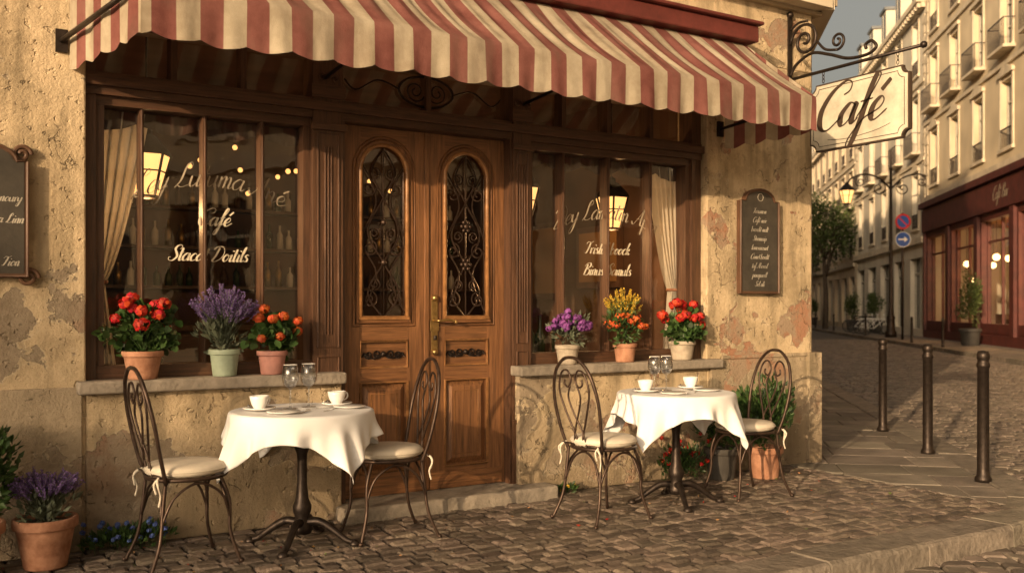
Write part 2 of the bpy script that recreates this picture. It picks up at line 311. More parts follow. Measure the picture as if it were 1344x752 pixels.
def write(mb,txt,c,ex,ey,xh,wt,mat,arc=0,slant=.35):
    txt=[q for q in txt if q in G]
    if not txt:return
    ex=Vector(ex);ey=Vector(ey);c=Vector(c);W=sum(G[ch][0] for ch in txt);x=-W/2
    for ch in txt:
        adv,sts=G[ch]
        for st in sts:
            P=cat([(p[0]+x+p[1]*slant,p[1],0) for p in st],7);vs=[]
            for i,p in enumerate(P):
                t=(P[min(i+1,len(P)-1)]-P[max(i-1,0)])
                if t.length<1e-6:t=Vector((1,0,0))
                t.normalize();dn=max(0,-t.y);w=wt*(.28+.95*dn**1.5)*(.5 if i in(0,len(P)-1) else 1)
                nn=Vector((-t.y,t.x,0))*w*.5
                for q in (p+nn,p-nn):
                    yy=q.y-arc*(q.x/(W/2))**2
                    vs.append(c+(ex*q.x+ey*yy)*xh)
            mb.add(vs,[(2*i,2*i+1,2*i+3,2*i+2) for i in range(len(P)-1)],mat)
        x+=adv
# ------------------------------------------------------------------ plants
def rv():
    while 1:
        v=Vector((R.uniform(-1,1),R.uniform(-1,1),R.uniform(-1,1)))
        if .05<v.length<1:return v
def leaf(mb,p,d,L,W,mat,rnd=False):
    d=d.normalized();sd=d.cross(rv()).normalized();n=d.cross(sd)
    if rnd:
        vs=[p+d*(L*.5)+(d*math.cos(a)*L*.5+sd*math.sin(a)*W*.5)*(1+.12*math.sin(5*a))+n*(.12*L*abs(math.sin(a))) for a in [i*pi/4 for i in range(8)]]
        mb.add(vs,[tuple(range(8))],mat)
    else:
        mb.add([p,p+d*L*.45+sd*W/2+n*W*.2,p+d*L,p+d*L*.45-sd*W/2+n*W*.2],[(0,1,2),(0,2,3)],mat)
def bush(mb,c,rad,n,size,mat,rnd=False,clumps=16,lift=.3,spread=.38):
    c=Vector(c);cl=[]
    for i in range(clumps):
        v=rv().normalized()*R.uniform(.3,.85);cl.append(v)
    for i in range(n):
        v=R.choice(cl)+rv()*spread
        p=c+Vector((v.x*rad[0],v.y*rad[1],v.z*rad[2]))
        d=Vector((v.x,v.y,v.z+lift))+rv()*.8
        s=size*R.uniform(.6,1.25)
        leaf(mb,p,d,s,s*(.95 if rnd else .5),mat,rnd)
def head(mb,c,r,mat,n=34,ps=.016):
    c=Vector(c)
    for i in range(n):
        v=rv().normalized();v.z*=.75;p=c+v*r*R.uniform(.75,1.05)
        d=v.cross(rv()).normalized();sd=v.cross(d).normalized();s=ps*R.uniform(.7,1.2)
        mb.add([p+d*s*math.cos(a)+sd*s*math.sin(a)+v*(.3*s*(k%2)) for k,a in enumerate([j*2*pi/6 for j in range(6)])],[tuple(range(6))],mat)
def pot(mb,x,y,z,rt,rb,h,mat):
    mb.lathe([(0.001,0),(rb,0),(rb*1.02,.01),(rt*.94,h*.78),(rt*.95,h*.8),(rt*1.04,h*.8),(rt*1.06,h*.83),(rt*1.06,h*.97),(rt*1.03,h),(rt*.93,h),(rt*.9,h*.9),(rt*.9,h*.86)],(x,y,z),mat,28)
    mb.lathe([(.001,h*.9),(rt*.92,h*.88)],(x,y,z),soil,20)
def geranium(name,x,y,z,rt,rb,h,pm,fm,w,hh,nh=11,nl=330,hr=.034):
    mb=MB();pot(mb,x,y,z,rt,rb,h,pm)
    c=Vector((x,y,z+h+hh*.36))
    for i in range(14):
        a=R.uniform(0,2*pi);q=c+Vector((math.cos(a)*w*.7,math.sin(a)*w*.45,R.uniform(-.02,hh*.3)))
        mb.tube(cat([(x,y,z+h*.9),((x+q.x)/2,(y+q.y)/2,q.z-.02),q],4),.003,leafG,5)
    bush(mb,c,(w,w*.62,hh*.5),nl,.048,leafG,True,22)
    for i in range(nh):
        a=2*pi*i/nh+R.uniform(-.3,.3);rr=R.uniform(.3,1.05);q=c+Vector((math.cos(a)*w*rr*.95,math.sin(a)*w*.55*rr-.02,hh*(.68-.5*rr)+R.uniform(-.06,.07)))
        mb.tube(cat([c,(c+q)/2+Vector((0,0,.01)),q],4),.002,leafG,4);head(mb,q,hr*R.uniform(.7,1.2),fm)
    return mb.obj(name)
def lavender(name,x,y,z,rt,rb,h,pm,w,hh,n=90):
    mb=MB();pot(mb,x,y,z,rt,rb,h,pm);b=Vector((x,y,z+h*.9))
    for i in range(n):
        a=R.uniform(0,2*pi);rr=math.sqrt(R.random());q=b+Vector((math.cos(a)*w*rr,math.sin(a)*w*.7*rr,hh*(1-.28*rr*rr)*R.uniform(.8,1.05)))
        k=Vector((b.x+(q.x-b.x)*.35+R.uniform(-.01,.01),b.y+(q.y-b.y)*.35,b.z+(q.z-b.z)*.55))
        pts=cat([b,k,q],4);mb.tube(pts,.0018,leafS,3,cap=False)
        d=(q-k).normalized();L=R.uniform(.05,.085)*(hh/.3)**.5
        for j in range(9):
            p=q-d*L*(1-j/8.)
            for m in range(3):
                e=rv().normalized();e=(e-d*e.dot(d)).normalized()+d*.9;leaf(mb,p,e,.013,.009,fLa)
        if i%3<2:
            for m in range(7):
                p=b.lerp(k,R.random());leaf(mb,p,(k-b).normalized()+rv()*.5,.06,.007,leafS)
    bush(mb,b+Vector((0,0,hh*.28)),(w*.75,w*.55,hh*.33),220,.05,leafS,False,14,1.)
    return mb.obj(name)
# ------------------------------------------------------------------ layout vectors (side street frame)
dS=Vector((.669,.743,0));nV=Vector((.743,-.669,0))
def SN(s,n,z=0):return Vector((s*.669+n*.743,s*.743-n*.669,z))
def frameT(o,a,out):
    m=Matrix.Identity(4)
    for i in range(3):m[i][0]=a[i];m[i][1]=out[i];m[i][3]=o[i]
    return m
mb=MB();mb.quad((-400,-400,-.145),(400,-400,-.145),(400,400,-.145),(-400,400,-.145),cobble);mb.obj('ground')
def clip(poly,hps):
    for (a,b,c) in hps: # keep a*x+b*y<=c
        out=[];k=len(poly)
        for i in range(k):
            p=poly[i];q=poly[(i+1)%k];dp=a*p[0]+b*p[1]-c;dq=a*q[0]+b*q[1]-c
            if dp<=0:out.append(p)
            if (dp<0)!=(dq<0) and abs(dp-dq)>1e-9:
                t=dp/(dp-dq);out.append((p[0]+(q[0]-p[0])*t,p[1]+(q[1]-p[1])*t))
        poly=out
        if len(poly)<3:return None
    return poly
def area(P):return abs(sum(P[i][0]*P[(i+1)%len(P)][1]-P[(i+1)%len(P)][0]*P[i][1] for i in range(len(P))))/2
def stone(mb,poly,z,mat,ch=.012,dz=.009,tilt=.02):
    k=len(poly);cx=sum(p[0] for p in poly)/k;cy=sum(p[1] for p in poly)/k
    rad=math.sqrt(area(poly))/2;f=max(.3,1-ch/rad);tx=R.uniform(-tilt,tilt);ty=R.uniform(-tilt,tilt)
    def tz(x,y):return z+(x-cx)*tx+(y-cy)*ty
    vs=[(p[0],p[1],z-.05) for p in poly]+[(p[0],p[1],tz(*p)-dz) for p in poly]
    for p in poly:
        x=cx+(p[0]-cx)*f;y=cy+(p[1]-cy)*f;vs.append((x,y,tz(x,y)))
    fs=[]
    for i in range(k):
        j=(i+1)%k;fs.append((i,j,k+j,k+i));fs.append((k+i,k+j,2*k+j,2*k+i))
    fs.append(tuple(range(2*k,3*k)));mb.add(vs,fs,mat,False)
KN=6.10
mb=MB()
P=[(-16,-2.1),(5.5,-2.1),(6.2,-1.95),(6.9,-1.45)];P=[Vector((x,y,0)) for x,y in P]+[SN(6.9,KN-.05),SN(150,KN-.05),SN(150,2),Vector((-16,2,0))]
k=len(P);mb.add([(p.x,p.y,-.016) for p in P]+[(p.x,p.y,-.3) for p in P],[tuple(range(k))]+[(i,(i+1)%k,k+(i+1)%k,k+i) for i in range(k)],dirtM)
y=-2.02
while y<.03:
    hh=.088+R.uniform(-.008,.008);x=-3.5+R.uniform(0,.1)
    while x<6.2:
        w=R.uniform(.09,.16);g=.0055
        j=lambda:R.uniform(-.005,.005)
        yo=.012*math.sin(x*1.7+y*3)
        p=[(x+g+j(),y+yo+g+j()),(x+w-g+j(),y+yo+g+j()),(x+w-g+j(),y+yo+hh-g+j()),(x+g+j(),y+yo+hh-g+j())]
        p=clip(p,[(0,-1,2.01),(1,0,6.13),(.743,-.669,KN-.145),(0,1,.05)])
        if p and area(p)>.0015:stone(mb,p,R.uniform(-.006,.006),settM,.012,.010,.06)
        x+=w
    y+=hh
s=-3.5;
while s<60:
    L=R.uniform(.42,.5) ;n=4.3+ (R.uniform(0,.2))
    while n<KN-.1:
        w=R.uniform(.5,.72);g=.004
        q=[SN(s+g,n+g),SN(s+L-g,n+g),SN(s+L-g,n+w-g),SN(s+g,n+w-g)];q=[(a.x,a.y) for a in q]
        q=clip(q,[(-1,0,-6.14),(.743,-.669,KN-.145)])
        if q and area(q)>.004:stone(mb,q,R.uniform(-.004,.002),flagM,.007,.005,.008)
        n+=w
    s+=L
mb.obj('sidewalk')
c1=Vector(((KN-1.438)/.743,-2.15,0));tl=.75;rr=tl/math.tan(math.radians(24))
a0=c1-Vector((tl,0,0));cc=a0+Vector((0,rr,0))
pts=[Vector((-12+i*.25,-2.15,0)) for i in range(int((a0.x+12)/.25)+1)]
for i in range(13):
    an=-pi/2+math.radians(48)*i/12;pts.append(cc+Vector((math.cos(an),math.sin(an),0))*rr)
e=pts[-1];pts+=[e+dS*(.25*i) for i in range(1,260)]
L=[0]
for i in range(1,len(pts)):L.append(L[-1]+(pts[i]-pts[i-1]).length)
def at(t):
    i=min(max(bisect.bisect_left(L,t),1),len(L)-1);f=(t-L[i-1])/max(1e-9,L[i]-L[i-1]);p=pts[i-1].lerp(pts[i],f);d=(pts[i]-pts[i-1]).normalized();return p,d
mb=MB();t=0
while t<L[-1]-1.2:
    ln=R.uniform(.8,1.1);zt=R.uniform(-.002,.006);vs=[];n=7
    prof=[(-.14,-.2),(-.14,zt-.008),(-.13,zt),(.115,zt+.002),(.132,zt-.008),(.14,zt-.026),(.145,-.2)]
    for i in range(n):
        p,d=at(t+.006+(ln-.012)*i/(n-1));o=Vector((d.y,-d.x,0))
        for a,z in prof:vs.append(p+o*(a+R.uniform(-.004,.004))+Vector((0,0,z+(R.uniform(-.003,.003) if z>-.1 else 0))))
    m=len(prof);fs=[(i*m+j,i*m+j+1,(i+1)*m+j+1,(i+1)*m+j) for i in range(n-1) for j in range(m-1)]
    fs+=[tuple(range(m)),tuple((n-1)*m+j for j in range(m))];mb.add(vs,fs,kerbM);t+=ln
mb.obj('kerb')
mb=MB();s=-7.
while s<42:
    w=.125+R.uniform(-.008,.008);n=-1.+R.uniform(0,.15)
    while n<12.05:
        l=R.uniform(.13,.2);c=SN(s+w/2,n+l/2)
        ins=c.y>-2.2 and n+l/2<KN+.05 and c.x*.407-c.y*.914<4.42
        if not ins and not(n+l/2<KN and c.y>-2.2) and c.y>-7.5:
            g=.005;j=lambda:R.uniform(-.005,.005)
            q=[SN(s+g+j(),n+g+j()),SN(s+w-g+j(),n+g+j()),SN(s+w-g+j(),n+l-g+j()),SN(s+g+j(),n+l-g+j())]
            stone(mb,[(a.x,a.y) for a in q],-.12+R.uniform(-.004,.004),roadS,.014,.010,.045)
        n+=l
    s+=w
mb.obj('road')
mb=MB();T=frameT(SN(-30,14.5),dS,-nV)
mb.box(0,300,-.2,2.2,-.3,0,flagM,T)
t=0
while t<130:
    mb.box(t+.005,t+1.19,2.2,2.5,-.3,.004,kerbM,T);t+=1.2
mb.box(t,300,2.2,2.5,-.3,.004,kerbM,T)
mb.obj('far_sidewalk')
# ------------------------------------------------------------------ generic parisian facade
def strip(mb,T,a0,a1,z0,z1,ops,c,d,wm,gm,dep=.25):
    q=lambda A,B,C,D,m:mb.quad(A,B,C,D,m,T)
    if c>z0:q((a0,0,z0),(a1,0,z0),(a1,0,c),(a0,0,c),wm)
    if z1>d:q((a0,0,d),(a1,0,d),(a1,0,z1),(a0,0,z1),wm)
    x=a0
    for (u,v) in ops:
        q((x,0,c),(u,0,c),(u,0,d),(x,0,d),wm)
        q((u,0,c),(u,-dep,c),(u,-dep,d),(u,0,d),wm);q((v,0,c),(v,-dep,c),(v,-dep,d),(v,0,d),wm)
        q((u,0,d),(v,0,d),(v,-dep,d),(u,-dep,d),wm);q((u,0,c),(v,0,c),(v,-dep,c),(u,-dep,c),wm)
        if gm:q((u,-dep,c),(v,-dep,c),(v,-dep,d),(u,-dep,d),gm)
        x=v
    q((x,0,c),(a1,0,c),(a1,0,d),(x,0,d),wm)
def building(name,o,a,out,L,gh,nf,fh,wm,rs,ground=True,bayw=3.1,z0=0.,depth=9,ends=True):
    rr=random.Random(rs);root=empty(name,(0,0,0));T=frameT(o,a,out)
    W=MB();G_=MB();B=MB();Rf=MB()
    nb=max(1,int(L/bayw));bw=L/nb
    z=z0
    if ground:
        ops=[(bw*i+bw*.18,bw*i+bw*.82) for i in range(nb)]
        strip(W,T,0,L,z,gh,ops,.35,gh-.9,wm,wglass,.3)
        for u,v in ops:
            for q in(u,(u+v)/2-.04,v-.08):G_.box(q,q+.08,-.29,-.2,.36,gh-.92,wframe,T)
            G_.box(u+.081,v-.081,-.285,-.22,gh-1.7,gh-1.6,wframe,T)
        z=gh
    W.box(-.05,L+.05,.002,.18,z-.28,z,btrim,T)
    for f in range(nf):
        ww=.58;c=z+.5;d=z+fh-.6
        ops=[(bw*(i+.5)-ww,bw*(i+.5)+ww) for i in range(nb)]
        strip(W,T,0,L,z,z+fh,ops,c,d,wm,wglass,.24)
        for u,v in ops:
            W.box(u-.16,u-.003,.003,.05,c-.02,d+.14,btrim,T);W.box(v+.003,v+.16,.003,.05,c-.02,d+.14,btrim,T)
            W.box(u-.22,v+.22,.005,.12,d+.143,d+.28,btrim,T);W.box(u-.2,v+.2,.004,.1,c-.14,c-.023,btrim,T)
            if f==0:W.add([(u-.2,.003,d+.285),(v+.2,.003,d+.285),((u+v)/2,.003,d+.55),(u-.2,.1,d+.285),(v+.2,.1,d+.285),((u+v)/2,.1,d+.55)],[(0,1,2),(3,4,5),(0,2,5,3),(1,2,5,4)],btrim,False,T)
            m=(u+v)/2
            for q in(u,m-.035,v-.06):G_.box(q,q+.065,-.235,-.17,c,d,wframe,T)
            for q in(c,c+(d-c)*.33,c+(d-c)*.68,d-.06):G_.box(u+.066,v-.062,-.233,-.19,q,q+.05,wframe,T)
            if rr.random()<.4:
                G_.box(u+.07,u+.07+rr.uniform(.15,.4),-.2385,-.236,c+.05,d-.06,wframe,T)
            if f==1:
                B.box(u-.3,v+.3,.006,.4,c-.2,c-.1,btrim,T)
                B.box(u-.28,v+.28,.36,.38,c+.78,c+.82,iron,T)
                k=int((v-u+.56)/.13)
                for j in range(k+1):
                    q=u-.28+j*(v-u+.54)/k;B.box(q,q+.02,.362,.378,c-.1,c+.78,iron,T)
                for q in(u-.28,v+.26):B.box(q,q+.02,.01,.36,c+.78,c+.81,iron,T)
            else:
                B.box(u+.0,v,.02,.05,c+.62,c+.66,iron,T)
                for j in range(9):
                    q=u+j*(v-u-.02)/8;B.box(q,q+.02,.022,.045,c,c+.62,iron,T)
        z+=fh
        if f<nf-1:W.box(-.03,L+.03,.004,.09,z-.12,z+.03,btrim,T)
    W.box(-.1,L+.1,.002,.2,z-.35,z-.12,btrim,T);W.box(-.15,L+.15,.002,.42,z-.117,z+.12,btrim,T)
    for i in range(int(L/.5)):W.box(i*.5,i*.5+.2,.202,.36,z-.34,z-.12,btrim,T)
    if ends:
        for e in(0,L-.5):
            zz=z0+.1;i=0
            while zz<z-.8:
                W.box(e-.01,e+(.5 if i%2 else .38),.003,.035,zz,zz+.42,btrim,T);zz+=.46;i+=1
        W.quad((0,0,z0),(0,-depth,z0),(0,-depth,z),(0,0,z),wm,T);W.quad((L,0,z0),(L,-depth,z0),(L,-depth,z),(L,0,z),wm,T);W.quad((0,-depth,z0),(L,-depth,z0),(L,-depth,z),(0,-depth,z),wm,T)
    h=2.7;Rf.add([(0,.1,z+.12),(L,.1,z+.12),(L,-1.1,z+h),(0,-1.1,z+h),(L,-depth,z+h+.5),(0,-depth,z+h+.5)],[(0,1,2,3),(3,2,4,5)],zinc,False,T)
    Rf.add([(0,.1,z+.12),(0,-1.1,z+h),(0,-depth,z+h+.5),(0,-depth,z)],[(0,1,2,3)],wm,False,T);Rf.add([(L,.1,z+.12),(L,-1.1,z+h),(L,-depth,z+h+.5),(L,-depth,z)],[(0,1,2,3)],wm,False,T)
    for i in range(nb):
        m=bw*(i+.5);Rf.box(m-.6,m+.6,-1.2,.05,z+.3,z+2.1,wm,T);Rf.box(m-.7,m+.7,-1.3,.15,z+2.103,z+2.25,zinc,T);Rf.box(m-.42,m+.42,.053,.07,z+.5,z+1.95,wglass,T);Rf.box(m-.03,m+.03,.073,.1,z+.5,z+1.95,wframe,T)
    for i in range(max(1,int(L/8))):
        q=rr.uniform(1,L-2);Rf.box(q,q+1.6,-4,-3.2,z+1,z+4.6,wm,T)
        for j in range(4):Rf.lathe([(.13,0),(.11,.5)],(q+.25+j*.37,-3.6,z+4.6),terra,8,T)
    for m_,n_ in((W,'walls'),(G_,'window_frames'),(B,'balconies'),(Rf,'roof')):
        if m_.v:m_.obj(n_,root)
    return root
def row(s0,s1,gh,nf,fh,wm,rs):
    return building('apartment_building',SN(s0,14.5),dS,-nV,s1-s0,gh,nf,fh,wm,rs)
row(-26,9.9,4.6,3,3.4,bwall[0],1)
row(42.05,60,4.6,3,3.6,bwall[1],3)
row(60.05,82,4.3,3,3.2,bwall[2],4)
row(82.05,106,4.5,3,3.4,bwall[1],5)
row(106.05,140,4.4,2,3.6,bwall[0],6)
row(140.05,220,4.4,3,3.4,bwall[1],7)
rb=building('shop_building',SN(10,14.5),dS,-nV,32,6.3,3,3.4,bwall[0],2,False,z0=6.3)
T=frameT(SN(10,14.5),dS,-nV);mb=MB();gl=MB();inn=MB()
n=8;bw=4.
ops=[(bw*i+.35,bw*i+bw-.35) for i in range(n)]
strip(mb,T,0,32,0,6.3,ops,.75,4.5,redP,None,.35)
mb.box(-.05,32.05,.004,.16,4.75,5.75,redP,T);mb.box(-.1,32.1,.004,.3,5.8,6.05,redP,T);mb.box(-.05,32.05,.003,.1,0,.35,redP,T)
for i in range(n+1):mb.box(max(0,bw*i-.22),min(32,bw*i+.22),.005,.12,.352,4.74,redP,T)
for i in range(n):mb.box(bw*i+.45,bw*i+bw-.45,.003,.03,.42,.68,redP,T)
for u,v in ops:
    for q in(u,(u+v)/2-.03,v-.07):mb.box(q,q+.07,-.3,-.2,.75,4.5,redP,T)
    mb.box(u+.07,v-.07,-.29,-.22,3.7,3.78,redP,T)
    gl.quad((u,-.27,.75),(v,-.27,.75),(v,-.27,4.5),(u,-.27,4.5),shopGl,T)
inn.quad((.2,-4,0),(31.8,-4,0),(31.8,-4,5),(.2,-4,5),shopIn,T);inn.quad((.2,-4,.02),(31.8,-4,.02),(31.8,-.3,.02),(.2,-.3,.02),roomF,T);inn.quad((.2,-4,4.9),(31.8,-4,4.9),(31.8,-.3,4.9),(.2,-.3,4.9),shopIn,T)
for i in range(40):
    q=R.uniform(.5,31);d=R.uniform(1.2,3.6);inn.box(q,q+R.uniform(.3,.9),-d-.4,-d,0.03,R.uniform(.8,2.4),R.choice([woodV,shopIn,roomM]),T)
for i in range(40):
    q=.5+i*.78+R.uniform(-.2,.2);dd=R.uniform(.7,2.6);zz=R.uniform(2.3,3.7);inn.ball((q,-dd,zz),.13,bulbE,10,T);inn.tube([(q,-dd,zz),(q,-dd,4.9)],.012,iron,5,T)
write(mb,'Café Bar',tuple(T@Vector((21,.165,5.1))),tuple(-dS),(0,0,1),.22,.28,letterG)
mb.obj('shop_front',rb);gl.obj('shop_glass',rb);inn.obj('shop_interior',rb)
for i in(7,18,25):
    l=bpy.data.lights.new('shop_light','POINT');l.energy=420;l.color=(1,.56,.22);l.shadow_soft_size=.3;o=bpy.data.objects.new('shop_light',l);o.location=T@Vector((i,-2.4,3.0));sc.collection.objects.link(o);o.parent=rb
# ------------------------------------------------------------------ cafe building
cafe=empty('cafe_building')
mb=MB()
mb.box(-14,.74,0,.35,0,3.3,stucco);mb.box(.74,2.2,0,.3,0,.84,stucco);mb.box(3.49,5.24,0,.3,0,.84,stucco);mb.box(5.24,6.44,0,.35,0,3.3,stucco)
mb.box(-14,6.44,0,.35,3.3,3.86,stucco)
mb.obj('walls',cafe,.010)
mb=MB();mb.box(-14,.72,-.018,-.001,0,.88,plinthM);mb.box(5.26,6.40,-.03,-.001,0,.9,plinthM);mb.box(6.34,6.50,-.06,.12,0,.93,plinthM);mb.box(5.36,6.36,-.042,-.031,.9,.93,plinthM)
mb.box(-14,6.6,-.14,.36,3.86,3.95,corniceM);mb.box(-14,6.56,-.09,.36,3.95,4.1,corniceM);mb.box(-14,6.52,-.05,.36,3.79,3.857,corniceM)
mb.obj('plinth_and_cornice',cafe,.012)
u1=building('upper_storeys',Vector((6.44,0,0)),Vector((-1,0,0)),Vector((0,-1,0)),20,0,2,3.4,upperM,11,False,z0=4.1,depth=8);u1.parent=cafe
u2=building('side_wall',Vector((6.44,0,0))+dS*34,-dS,nV,34,4.1,2,3.4,bwall[2],12,True,depth=8,ends=False);u2.parent=cafe
building('neighbour_building',Vector((6.44,0,0))+dS*110,-dS,nV,75.9,4.1,2,3.6,bwall[0],13,True,depth=9)
mb=MB();mb.box(.69,2.205,-.075,.1,.84,.91,stoneM);mb.box(3.462,5.345,-.08,.1,.835,.905,stoneM);mb.obj('sills',cafe,.014,seg=3)
mb=MB();mb.box(2.16,3.72,-.16,.3,-.02,.085,stoneM);mb.obj('door_step',cafe,.018,seg=3)
mb=MB()
for x0,x1,z0,yf in((.742,.80,.91,.07),(2.03,2.225,.085,.045),(3.475,3.62,.085,.045),(5.145,5.238,.905,.07)):
    mb.box(x0,x1,yf,.22,z0,3.15,woodV)
for x0,x1 in((2.03,2.225),(3.475,3.62)):
    for za,zb in((.62,1.0),(1.06,2.38)):
        mb.tube([(x0+.03,.043,za),(x1-.03,.043,za),(x1-.03,.043,zb),(x0+.03,.043,zb)],.007,woodV,6,closed=True)
    m=(x0+x1)/2
    for dx in(-.02,0,.02):mb.tube([(m+dx,.043,1.14),(m+dx,.043,2.3)],.006,woodV,6)
    mb.box(x0-.012,x1+.012,.03,.046,2.6,2.68,woodH);mb.box(x0-.01,x1+.01,.03,.045,.09,.5,woodV);mb.box(x0-.012,x1+.012,.022,.044,.50,.53,woodH)
    mb.box(x0-.014,x1+.014,.02,.044,2.40,2.44,woodH)
    for sg in(1,-1):mb.tube([(m+sg*a,.035,b) for a,b in spiral(.04,2.72,.03,.006,pi,-pi)],.007,woodV,6)
mb.box(.743,5.237,.055,.21,2.475,2.52,woodH);mb.box(.743,5.237,.025,.209,2.52,2.575,woodH);mb.box(.743,5.237,.06,.208,2.575,2.6,woodH)
mb.box(.743,5.237,.03,.211,3.15,3.3,woodH)
for x0,x1 in((.80,2.03),(3.62,5.145)):
    mb.box(x0,x1,.085,.205,.905,.985,woodH);mb.box(x0,x1,.09,.204,2.425,2.476,woodH)
    mb.box(x0+.001,x0+.045,.095,.203,.985,2.425,woodV);mb.box(x1-.045,x1-.001,.095,.203,.985,2.425,woodV)
for x in(1.045,1.395,1.735,3.94,4.35,4.76):
    mb.box(x-.012,x+.012,.11,.2,.985,2.425,woodV);mb.tube([(x,.108,.985),(x,.108,2.425)],.007,woodV,6)
for x in(1.22,1.62,3.94,4.35,4.76,2.85):mb.box(x-.018,x+.018,.1,.2,2.6,3.15,woodV)
for x0,x1 in((.80,2.03),(2.225,3.475),(3.62,5.145)):mb.box(x0,x1,.105,.198,2.86,2.89,woodH)
mb.box(2.225,2.243,.06,.215,.085,2.475,woodV);mb.box(3.457,3.475,.06,.215,.085,2.475,woodV)
mb.obj('shopfront_frame',cafe,.006)
mb=MB()
for x0,x1 in((.80,2.03),(3.62,5.145)):mb.quad((x0,.17,.95),(x1,.17,.95),(x1,.17,2.45),(x0,.17,2.45),glass)
for x0,x1 in((.80,2.03),(2.225,3.475),(3.62,5.145)):mb.quad((x0,.165,2.6),(x1,.165,2.6),(x1,.165,3.15),(x0,.165,3.15),glass)
mb.obj('window_glass',cafe)
mb=MB()
mb.tube([(2.85+.2*math.cos(a),.14,2.74+.1*math.sin(a)) for a in [i*2*pi/32 for i in range(32)]],.009,iron,6,closed=True)
for sg in(1,-1):
    mb.tube([(2.85+sg*(x-0),.14,z) for x,z in spiral(.08,2.74,.075,.015,pi,pi+3.4*pi)],.006,iron,6)
    mb.tube(cat([(2.85+sg*x,.14,z) for x,z in [(.2,2.74),(.35,2.78),(.5,2.7),(.58,2.76)]],5),.006,iron,6)
mb.obj('transom_ironwork',cafe)
def door(cx,w,flip):
    d=MB();x0=cx-w/2;x1=cx+w/2;yf=.14;yb=.19;gx=.165;zs=1.24;zt=2.36
    za=zt-gx;yg=yf+.028
    d.box(x0,cx-gx,yf,yb,.09,2.47,doorV);d.box(cx+gx,x1,yf,yb,.09,2.47,doorV)
    for z0,z1 in((.09,.24),(.82,.92),(1.09,zs),):d.box(cx-gx,cx+gx,yf+.002,yb,z0,z1,doorH)
    d.box(cx-gx,cx+gx,yf+.002,yb,zt,2.47,doorH)
    n=14
    for i in range(n):
        a=pi*i/n;b=pi*(i+1)/n;p=(cx+gx*math.cos(a),za+gx*math.sin(a));q=(cx+gx*math.cos(b),za+gx*math.sin(b))
        d.add([(p[0],yf+.001,p[1]),(p[0],yf+.001,zt),(q[0],yf+.001,zt),(q[0],yf+.001,q[1]),(p[0],yb,p[1]),(q[0],yb,q[1])],[(0,1,2,3),(0,3,5,4)],doorV)
    ar=[(cx-gx,yf-.002,zs)]+[(cx+gx*math.cos(pi-pi*i/20),yf-.002,za+gx*math.sin(pi*i/20)) for i in range(21)]+[(cx+gx,yf-.002,zs)]
    d.tube(ar,.014,gilt,8);d.tube([(cx-gx-.012,yf-.002,zs),(cx+gx+.012,yf-.002,zs)],.014,gilt,8)
    for ex_,r_ in((.035,.007),(.055,.004)):
        ar2=[(cx-gx-ex_,yf,zs-ex_)]+[(cx+(gx+ex_)*math.cos(pi-pi*i/20),yf,za+(gx+ex_)*math.sin(pi*i/20)) for i in range(21)]+[(cx+gx+ex_,yf,zs-ex_)]
        d.tube(ar2,r_,doorV,6);d.tube([ar2[0],ar2[-1]],r_,doorH,6)
    def raised(a0,a1,z0,z1,inset=.04):
        d.box(a0,a1,yf+.022,yb-.002,z0,z1,doorV)
        d.add([(a0+.012,yf+.022,z0+.012),(a1-.012,yf+.022,z0+.012),(a1-.012,yf+.022,z1-.012),(a0+.012,yf+.022,z1-.012),(a0+inset+.012,yf-.002,z0+inset+.012),(a1-inset-.012,yf-.002,z0+inset+.012),(a1-inset-.012,yf-.002,z1-inset-.012),(a0+inset+.012,yf-.002,z1-inset-.012)],[(0,1,5,4),(1,2,6,5),(2,3,7,6),(3,0,4,7),(4,5,6,7)],doorV)
        d.tube([(a0,yf-.001,z0),(a1,yf-.001,z0),(a1,yf-.001,z1),(a0,yf-.001,z1)],.011,gilt,6,closed=True)
        i2=.075;d.tube([(a0+i2,yf-.002,z0+i2),(a1-i2,yf-.002,z0+i2),(a1-i2,yf-.002,z1-i2),(a0+i2,yf-.002,z1-i2)],.004,gilt,6,closed=True)
    raised(cx-gx,cx+gx,.24,.82)
    d.box(cx-gx,cx+gx,yf+.02,yb-.002,.92,1.09,doorH);d.tube([(cx-gx,yf-.001,.92),(cx+gx,yf-.001,.92),(cx+gx,yf-.001,1.09),(cx-gx,yf-.001,1.09)],.009,gilt,6,closed=True)
    for sg in(1,-1):
        d.tube([(cx+sg*x,yf+.012,z) for x,z in spiral(.045,1.005,.03,.006,pi,pi+3*pi)],.006,iron,6)
        d.tube([(cx+sg*x,yf+.012,z) for x,z in spiral(.105,1.0,.026,.006,0,-3*pi)],.006,iron,6)
        d.tube(cat([(cx+sg*.015,yf+.012,1.0),(cx+sg*.07,yf+.012,.975),(cx+sg*.13,yf+.012,1.01),(cx+sg*.15,yf+.012,.985)],5),.006,iron,6)
    d.ball((cx,yf+.01,1.005),.018,iron)
    d.box(x0+.02,x1-.02,yf-.008,yf-.001,.1,.2,doorH)
    yi=yf+.01;zl=zs;zh=zt
